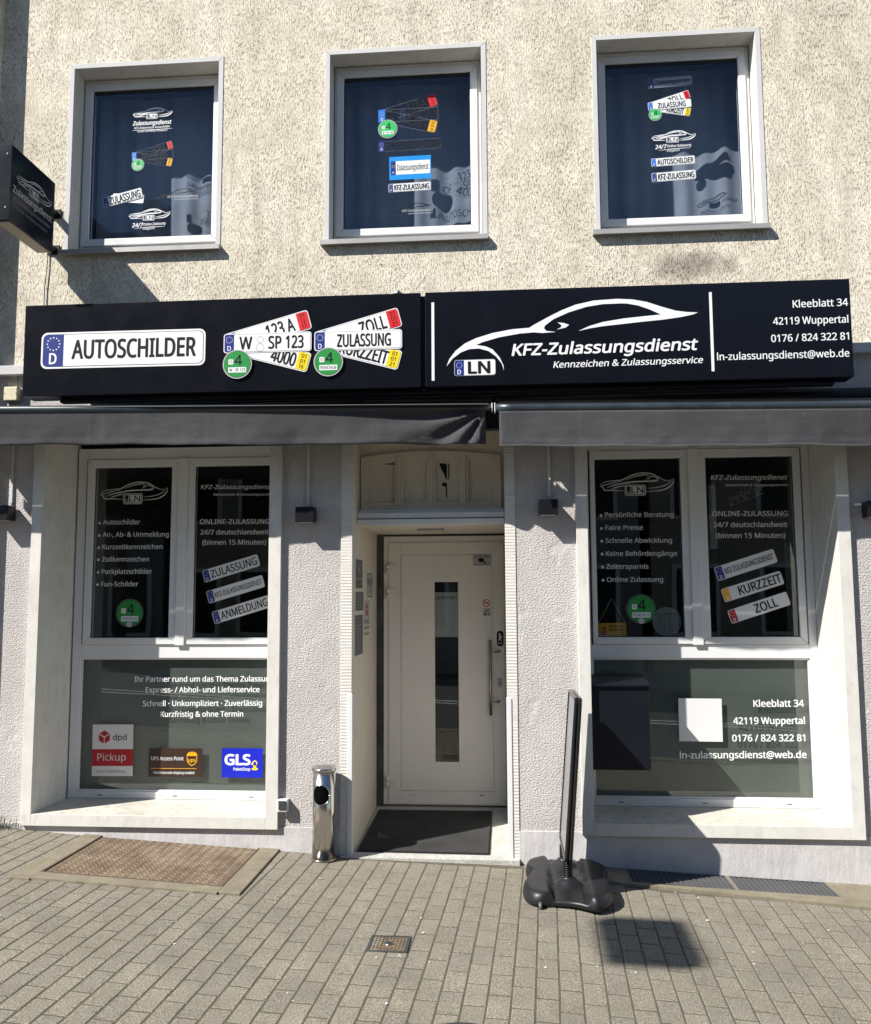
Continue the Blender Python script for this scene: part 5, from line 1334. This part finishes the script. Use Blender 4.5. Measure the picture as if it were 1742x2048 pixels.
for k, (gx0_, gx1_, lab) in enumerate(((.752, 1.386, 'left steel grating over the light well, half in shadow'), (1.404, 2.006, 'right steel grating over the light well, in full sun'))):
    t = empty('grating', (gx0_, -.15, zg(gx0_)), label=lab, category='grating', group='steel gratings at the foot of the wall')
    b = MB(); gy0, gy1 = -.290, -.016
    for q_ in ((gx0_, gx1_, gy0, gy0+.008), (gx0_, gx1_, gy1-.008, gy1), (gx0_, gx0_+.008, gy0, gy1), (gx1_-.008, gx1_, gy0, gy1)): b.box(*q_, -.006, .017)
    drape(b); keepw(b.build('grating_frame', M_GALV, None), t)
    b = MB(); n = 9
    for i in range(1, n): yy = gy0+(gy1-gy0)*i/n; b.box(gx0_+.008, gx1_-.008, yy-.0013, yy+.0013, -.004, .0165)
    n = int((gx1_-gx0_)/.031)
    for i in range(1, n): xx = gx0_+(gx1_-gx0_)*i/n; b.box(xx-.0016, xx+.0016, gy0+.008, gy1-.008, .010, .0155)
    drape(b); keepw(b.build('grating_bars', M_ZINC, None, kind='stuff'), t)
    b = MB(); b.box(gx0_+.001, gx1_-.001, gy0, gy1, -.007, -.0055); drape(b); keepw(b.build('well_dark_sheet', M_INK, None), t)  # black sheet close under the bars stands for the unlit depth of the pit
t = empty('light_well_kerb', (1.4, -.3, zg(1.4)), label='weathered concrete kerb framing the two steel gratings', category='kerb')
random.seed(9)
edge = [(.60+(2.62-.60)*i/40, -.292-.098*(i/40)*2.02-.012+random.uniform(-.003, .003), -.05) for i in range(41)]
edge = [(x, max(y, -.50), z) for x, y, z in edge]
b = MB()
for i in range(40):
    (x0, y0, _), (x1, y1, _) = edge[i], edge[i+1]; b.prism([(x0, y0, -.05), (x1, y1, -.05), (x1, -.291, -.05), (x0, -.291, -.05)], (0, 0, .0665))
bmesh.ops.remove_doubles(b.bm, verts=b.bm.verts, dist=.0005)
drape(b); keepw(b.build('kerb_front', M_CONC, None), t)
for a, c in ((.60, .751), (1.3865, 1.4035), (2.0065, 2.62)):
    b = MB(); b.box(a, c, -.2908, -.0, -.05, .0162, 0); drape(b); keepw(b.build('kerb_end', M_CONC, None), t)

# ---- small covers in the pavement
cx, cy = -.611, -1.443; cz = zg(cx)
t = empty('valve_cover', (cx, cy, cz), label='small square rusty valve cover set in the pavers before the door', category='cover')
b = MB(); r0, r1 = .103, .086
for q_ in ((-r0, r0, -r0, -r1), (-r0, r0, r1, r0), (-r0, -r1, -r1, r1), (r1, r0, -r1, r1)): b.box(*q_, -.03, .0045, .001)
for v in b.bm.verts: v.co += Vector((cx, cy, cz))
keepw(b.build('cover_frame', simple('dark_iron', (.055, .062, .062), .6, .3, var=.2), None), t)
b = MB(); b.box(cx-r1, cx+r1, cy-r1, cy+r1, cz-.02, cz+.001); keepw(b.build('cover_lid', M_RUST, None), t)
b = MB()
for i in range(9):
    for j in range(5):
        xx = cx-.072+.018*i; yy = cy-.064+.032*j+(.008 if i % 2 else 0)
        if abs(xx-cx) < .022 and abs(yy-cy) < .035: continue
        b.prism([(xx-.007, yy-.010, cz+.001), (xx-.002, yy-.010, cz+.001), (xx+.007, yy+.010, cz+.001), (xx+.002, yy+.010, cz+.001)], (0, 0, .0035))
keepw(b.build('lid_ribs', M_RUST, None, kind='stuff'), t)
b = MB(); b.lathe(cx, cy, [(.024, cz+.001), (.024, cz+.006), (.015, cz+.008)], 16); keepw(b.build('lid_knob', M_GALV, None), t)
cx, cy = -.198, -2.425; cz = zg(cx)
t = empty('manhole_cover', (cx, cy, cz), label='round dark iron cover cut off by the bottom picture edge', category='cover')
b = MB(); b.lathe(cx, cy, [(.205, cz-.02), (.205, cz+.006), (.185, cz+.007)], 48); keepw(b.build('cover_ring', MATS['dark_iron'], None), t)
b = MB(); b.lathe(cx, cy, [(.183, cz-.01), (.183, cz+.0075), (.05, cz+.0078)], 48); keepw(b.build('cover_disc', MATS['dark_iron'], None), t)

# ================================================================ pavement sign with spring base
SX, SY = .343, -.475; SZ = zg(SX)-.002
t = empty('pavement_sign', (SX, SY, SZ), label='black swing sign board on a heavy spring base, seen edge on', category='sign board')
def onz(px, py, z):
    d = CR*((px-IW/2)/FPX)-CU*((py-IH/2)/FPX)+CF; return CAMLOC+d*((z-CAMLOC.z)/d.z)
tr = [(45,1545,.085),(62,1502,.09),(115,1476,.095),(200,1460,.095),(275,1466,.095),(330,1478,.085),(390,1480,.085),(450,1482,.085),(520,1487,.095),(600,1508,.09),(680,1545,.085),(715,1590,.07),(712,1650,.06),(712,1700,.05),(742,1755,.045),(762,1815,.04),(752,1868,.035),(710,1905,.03),(640,1925,.03),(560,1910,.03),(450,1888,.03),(340,1880,.03),(250,1876,.03),(180,1882,.03),(108,1872,.03),(50,1832,.035),(22,1770,.045),(38,1712,.055),(72,1662,.06),(92,1622,.065),(68,1588,.075)]
out = []
for x, y, h in tr:
    p = onz(x/4.096+1040, y/4.096+1350, SZ+h); out.append((p.x-SX, min(p.y, -.02)-SY))
out = out[::-1]
O = spline(out, 4, True); n = len(O); b = MB(); rings = []
def sstep(t): t = min(max(t, 0), 1); return t*t*(3-2*t)
def topz(x, y):
    pad = sstep((abs(x)-.095)/.022); boss = sum(.052*math.exp(-((x*x+(y-yy)**2)/.0042)**1.6) for yy in (-.115, .255))
    front = .018*sstep((-y-.17)/.14)*(1-pad)
    return .070+.024*pad+boss-front-.008*math.exp(-((abs(x)-.092)/.008)**2)
prof = [(.985, .0, .014), (1.0, 0, .034), (.998, .25, 0), (.985, .55, 0), (.965, .78, 0), (.94, .92, 0), (.91, .98, 0), (.87, 1, 0), (.80, 1, 0), (.74, 1, 0), (.66, 1, 0), (.58, 1, 0), (.50, 1, 0), (.42, 1, 0), (.34, 1, 0), (.26, 1, 0), (.18, 1, 0), (.10, 1, 0), (.04, 1, 0)]
for s, k, zf in prof:
    ring = []
    for x, y in O:
        X, Y = x*s, y*s; z = zf if k == 0 else .034+(topz(X, Y)-.034)*k
        ring.append(b.bm.verts.new((SX+X, SY+Y, SZ+z)))
    rings.append(ring)
for i in range(len(rings)-1):
    for k in range(n): b.bm.faces.new((rings[i][k], rings[i][(k+1) % n], rings[i+1][(k+1) % n], rings[i+1][k])).smooth = True
b.bm.faces.new(rings[-1]); b.bm.faces.new(rings[0][::-1]); keepw(b.build('base', M_BLKP, None), t)
for x, y in ((-.173, -.352), (.136, -.366), (-.15, .345), (.15, .345)):
    b = MB(); b.tube([(SX+x-.009, SY+y, SZ+.024), (SX+x+.009, SY+y, SZ+.024)], .022, 16); keepw(b.build('wheel', M_GREY, None), t)
TA = math.atan(.078/.95); Rt = Matrix.Rotation(TA, 4, 'Y')
def tilt(bb):
    for v in bb.bm.verts:
        c = Rt @ Vector((v.co.x-SX, 0, v.co.z-.20)); v.co.x, v.co.z = SX+c.x, .20+c.z
for yy in (-.115, .255):
    b = MB(); P = [(SX+.024*math.cos(q_), SY+yy+.024*math.sin(q_), SZ+.115+.0125*q_/(2*math.pi)) for q_ in [2*math.pi*k/14 for k in range(14*7)]]
    b.tube(P, .0048, 6); keepw(b.build('spring', M_BLKM, None), t)
    b = MB(); b.tube([(SX, SY+yy, SZ+.11), (SX, SY+yy, SZ+.215)], .017, 12); keepw(b.build('spring_core', M_BLKM, None), t)
    b = MB(); b.lathe(SX, SY+yy, [(.040, SZ+.095), (.036, SZ+.116), (.026, SZ+.120)], 20); keepw(b.build('spring_collar', M_BLKP, None), t)
yb0, yb1, zb0, zb1 = -.665, -.125, .19, 1.15
def rr_path(r, ins=0.0):
    P = []
    for (cy_, cz_, a0) in ((yb1-r, zb1-r, 0), (yb0+r, zb1-r, 90), (yb0+r, zb0+r, 180), (yb1-r, zb0+r, 270)):
        for k in range(7): q_ = math.radians(a0+15*k); P.append((cy_+(r-ins)*math.cos(q_), cz_+(r-ins)*math.sin(q_)))
    return P+[P[0]]
for sx_ in (-.0125, .0125):
    b = MB(); b.tube([(SX+sx_, y, z) for y, z in rr_path(.035, .011)], .0112, 10, caps=False); tilt(b); keepw(b.build('frame_rail', simple('gloss_black_tube', (.012, .012, .013), .15, var=0), None), t)
b = MB(); b.box(SX-.007, SX+.007, yb0+.02, yb1-.02, zb0+.02, zb1-.02); tilt(b); keepw(b.build('core_board', M_BLKM, None), t)
for s_ in (-1, 1):
    b = MB(); b.box(*(sorted((SX+s_*.0072, SX+s_*.016))), yb0+.028, yb1-.028, zb0+.03, zb1-.03, .001); tilt(b); keepw(b.build('poster_panel', simple('grey_poster_film', (.20, .205, .22), .25, var=.08), None), t)

random.seed(31); b = MB()
for k in range(46):
    x, y = random.uniform(-2.9, 2.2), random.uniform(-2.2, -.35); r = random.uniform(.003, .010); n_ = random.randint(4, 6); a0 = random.random()*6; zz_ = zg(x)+.0016
    if -2.95 < x < -1.5 and y > -.95: continue
    b.prism([(x+r*random.uniform(.5, 1.3)*math.cos(a0+6.283*i/n_), y+r*random.uniform(.5, 1.3)*math.sin(a0+6.283*i/n_), zz_) for i in range(n_)], (0, 0, .0015))
b.build('litter_specks', simple('pale_litter', (.55, .54, .50), .7, var=.3), None, kind='stuff', label='tiny pale bits of litter scattered over the pavers', category='litter')
# ================================================================ grass tuft at the left
random.seed(5); b = MB()
for k in range(70):
    x = -3.53+random.gauss(0, .07); y = -.03+random.gauss(0, .02); z = zg(x); a = random.uniform(0, 6.28); h = random.uniform(.03, .11); l = random.uniform(.01, .06)
    d_ = Vector((math.cos(a), math.sin(a)*.5, 0)); s_ = Vector((-d_.y, d_.x, 0)).normalized()*.0022; p0 = Vector((x, min(y, -.015), z-.01))
    p1 = p0+d_*l*.4+Vector((0, 0, h*.7)); p2 = p0+d_*l*1.3+Vector((0, 0, h))
    v = [b.bm.verts.new(p) for p in (p0-s_, p0+s_, p1+s_*.8, p1-s_*.8, p2)]
    b.bm.faces.new(v[:4]); b.bm.faces.new((v[3], v[2], v[4]))
b.build('grass_tuft', M_GRASS, None, recalc=False, label='tuft of green grass at the wall foot by the left edge', category='grass')

# ================================================================ neighbours, street side
t = empty('neighbour_building', (-8, 0, 0), label='neighbouring house front standing slightly forward at the left edge', category='building')
b = MB(); b.box(-14, -3.757, -.135, 5, -.5, 9); keepw(b.build('side_wall', M_UP, None), t)
random.seed(11)
def house(x0, x1, h, m, label, cols, rows, gable=True, y=-17.0):
    t = empty('town_house', (x0, y, 0), label=label, category='building')
    b = MB(); b.box(x0, x1, y-9, y, -1, h); keepw(b.build('house_wall', m, None), t)
    b = MB()
    if gable: b.prism([(x0-.2, y+.3, h), (x0-.2, y-9.3, h), (x0-.2, y-4.5, h+3.6)], (x1-x0+.4, 0, 0))
    else: b.box(x0-.2, x1+.2, y-9, y+.25, h, h+.4)
    keepw(b.build('roof', M_ROOF, None), t)
    w = (x1-x0)/cols
    for r in range(rows):
        for c in range(cols):
            cx = x0+w*(c+.5); z = .8+r*3.1
            b = MB(); b.box(cx-.62, cx+.62, y-.0, y+.06, z-.1, z+1.8, .01); keepw(b.build('window_frame', M_PVCG, None), t)
            b = MB(); b.box(cx-.5, cx+.5, y+.061, y+.07, z, z+1.68); keepw(b.build('window_pane', M_BLKM, None), t)
    for c in range(2): b = MB(); cx = x0+(x1-x0)*(.3+.4*c); b.box(cx-.3, cx+.3, y-5, y-4.3, h+1.5, h+4.6); keepw(b.build('chimney', M_ROOF, None), t)
    return t
house(-17, -9.6, 10.6, M_FACC, 'grey gabled house across the street, behind the camera', 4, 3)
house(-9.4, -6.0, 12.4, M_FACB, 'narrow tan house across the street, tallest of the row', 2, 4, False)
house(-5.8, 3.6, 8.6, M_FACC, 'wide grey house across the street with a low eave', 4, 2)
house(3.9, 13, 8.0, M_FACB, 'wide tan house across the street, opposite the right shop window', 4, 2, False)
random.seed(4); b = MB(); b.tube([(-9.5, -14, -.2), (-9.4, -14, 2.2), (-9.5, -13.9, 4.0)], [.18, .14, .08], 8)
t = empty('street_tree', (-9.5, -14, 0), label='leafy street tree across the road, behind the camera', category='tree'); keepw(b.build('trunk', M_BARK, None), t)
b = MB()
for k in range(2600):
    u = Vector((random.gauss(0, 1), random.gauss(0, 1), random.gauss(0, 1))).normalized()*(random.random()**.4); p = Vector((-9.5+u.x*1.9, -14+u.y*1.7, 5.0+u.z*2.0))
    a = Vector((random.gauss(0, 1), random.gauss(0, 1), random.gauss(0, 1))).normalized()*.12; c = a.orthogonal().normalized()*.09
    b.quad([p-a, p-c, p+a, p+c])
keepw(b.build('crown', simple('tree_leaf', (.05, .085, .03), .6, var=.3), None, recalc=False, kind='stuff'), t)
# lamp hung on a cable high above the pavement: its blurred shade falls on the pavers
LP = Vector((.70, -1.20, -.03))+SUN*10.0
t = empty('cable_street_lamp', tuple(LP), label='street lamp hanging from a span wire above the pavement', category='street lamp')
b = MB(); b.box(LP.x-.20, LP.x+.20, LP.y-.30, LP.y+.30, LP.z-.07, LP.z+.08, .03); keepw(b.build('lamp_housing', M_BLKM, None), t)
b = MB(); b.box(LP.x-.13, LP.x+.13, LP.y-.22, LP.y+.22, LP.z-.09, LP.z-.0705, .006); keepw(b.build('lamp_glass', M_LGREY, None), t)
b = MB(); b.tube([(LP.x, LP.y+20, LP.z+1.2), (LP.x, LP.y, LP.z+.16), (LP.x, -17.2, LP.z+1.0)], .0012, 6); keepw(b.build('span_wire', M_BLKM, None), t)
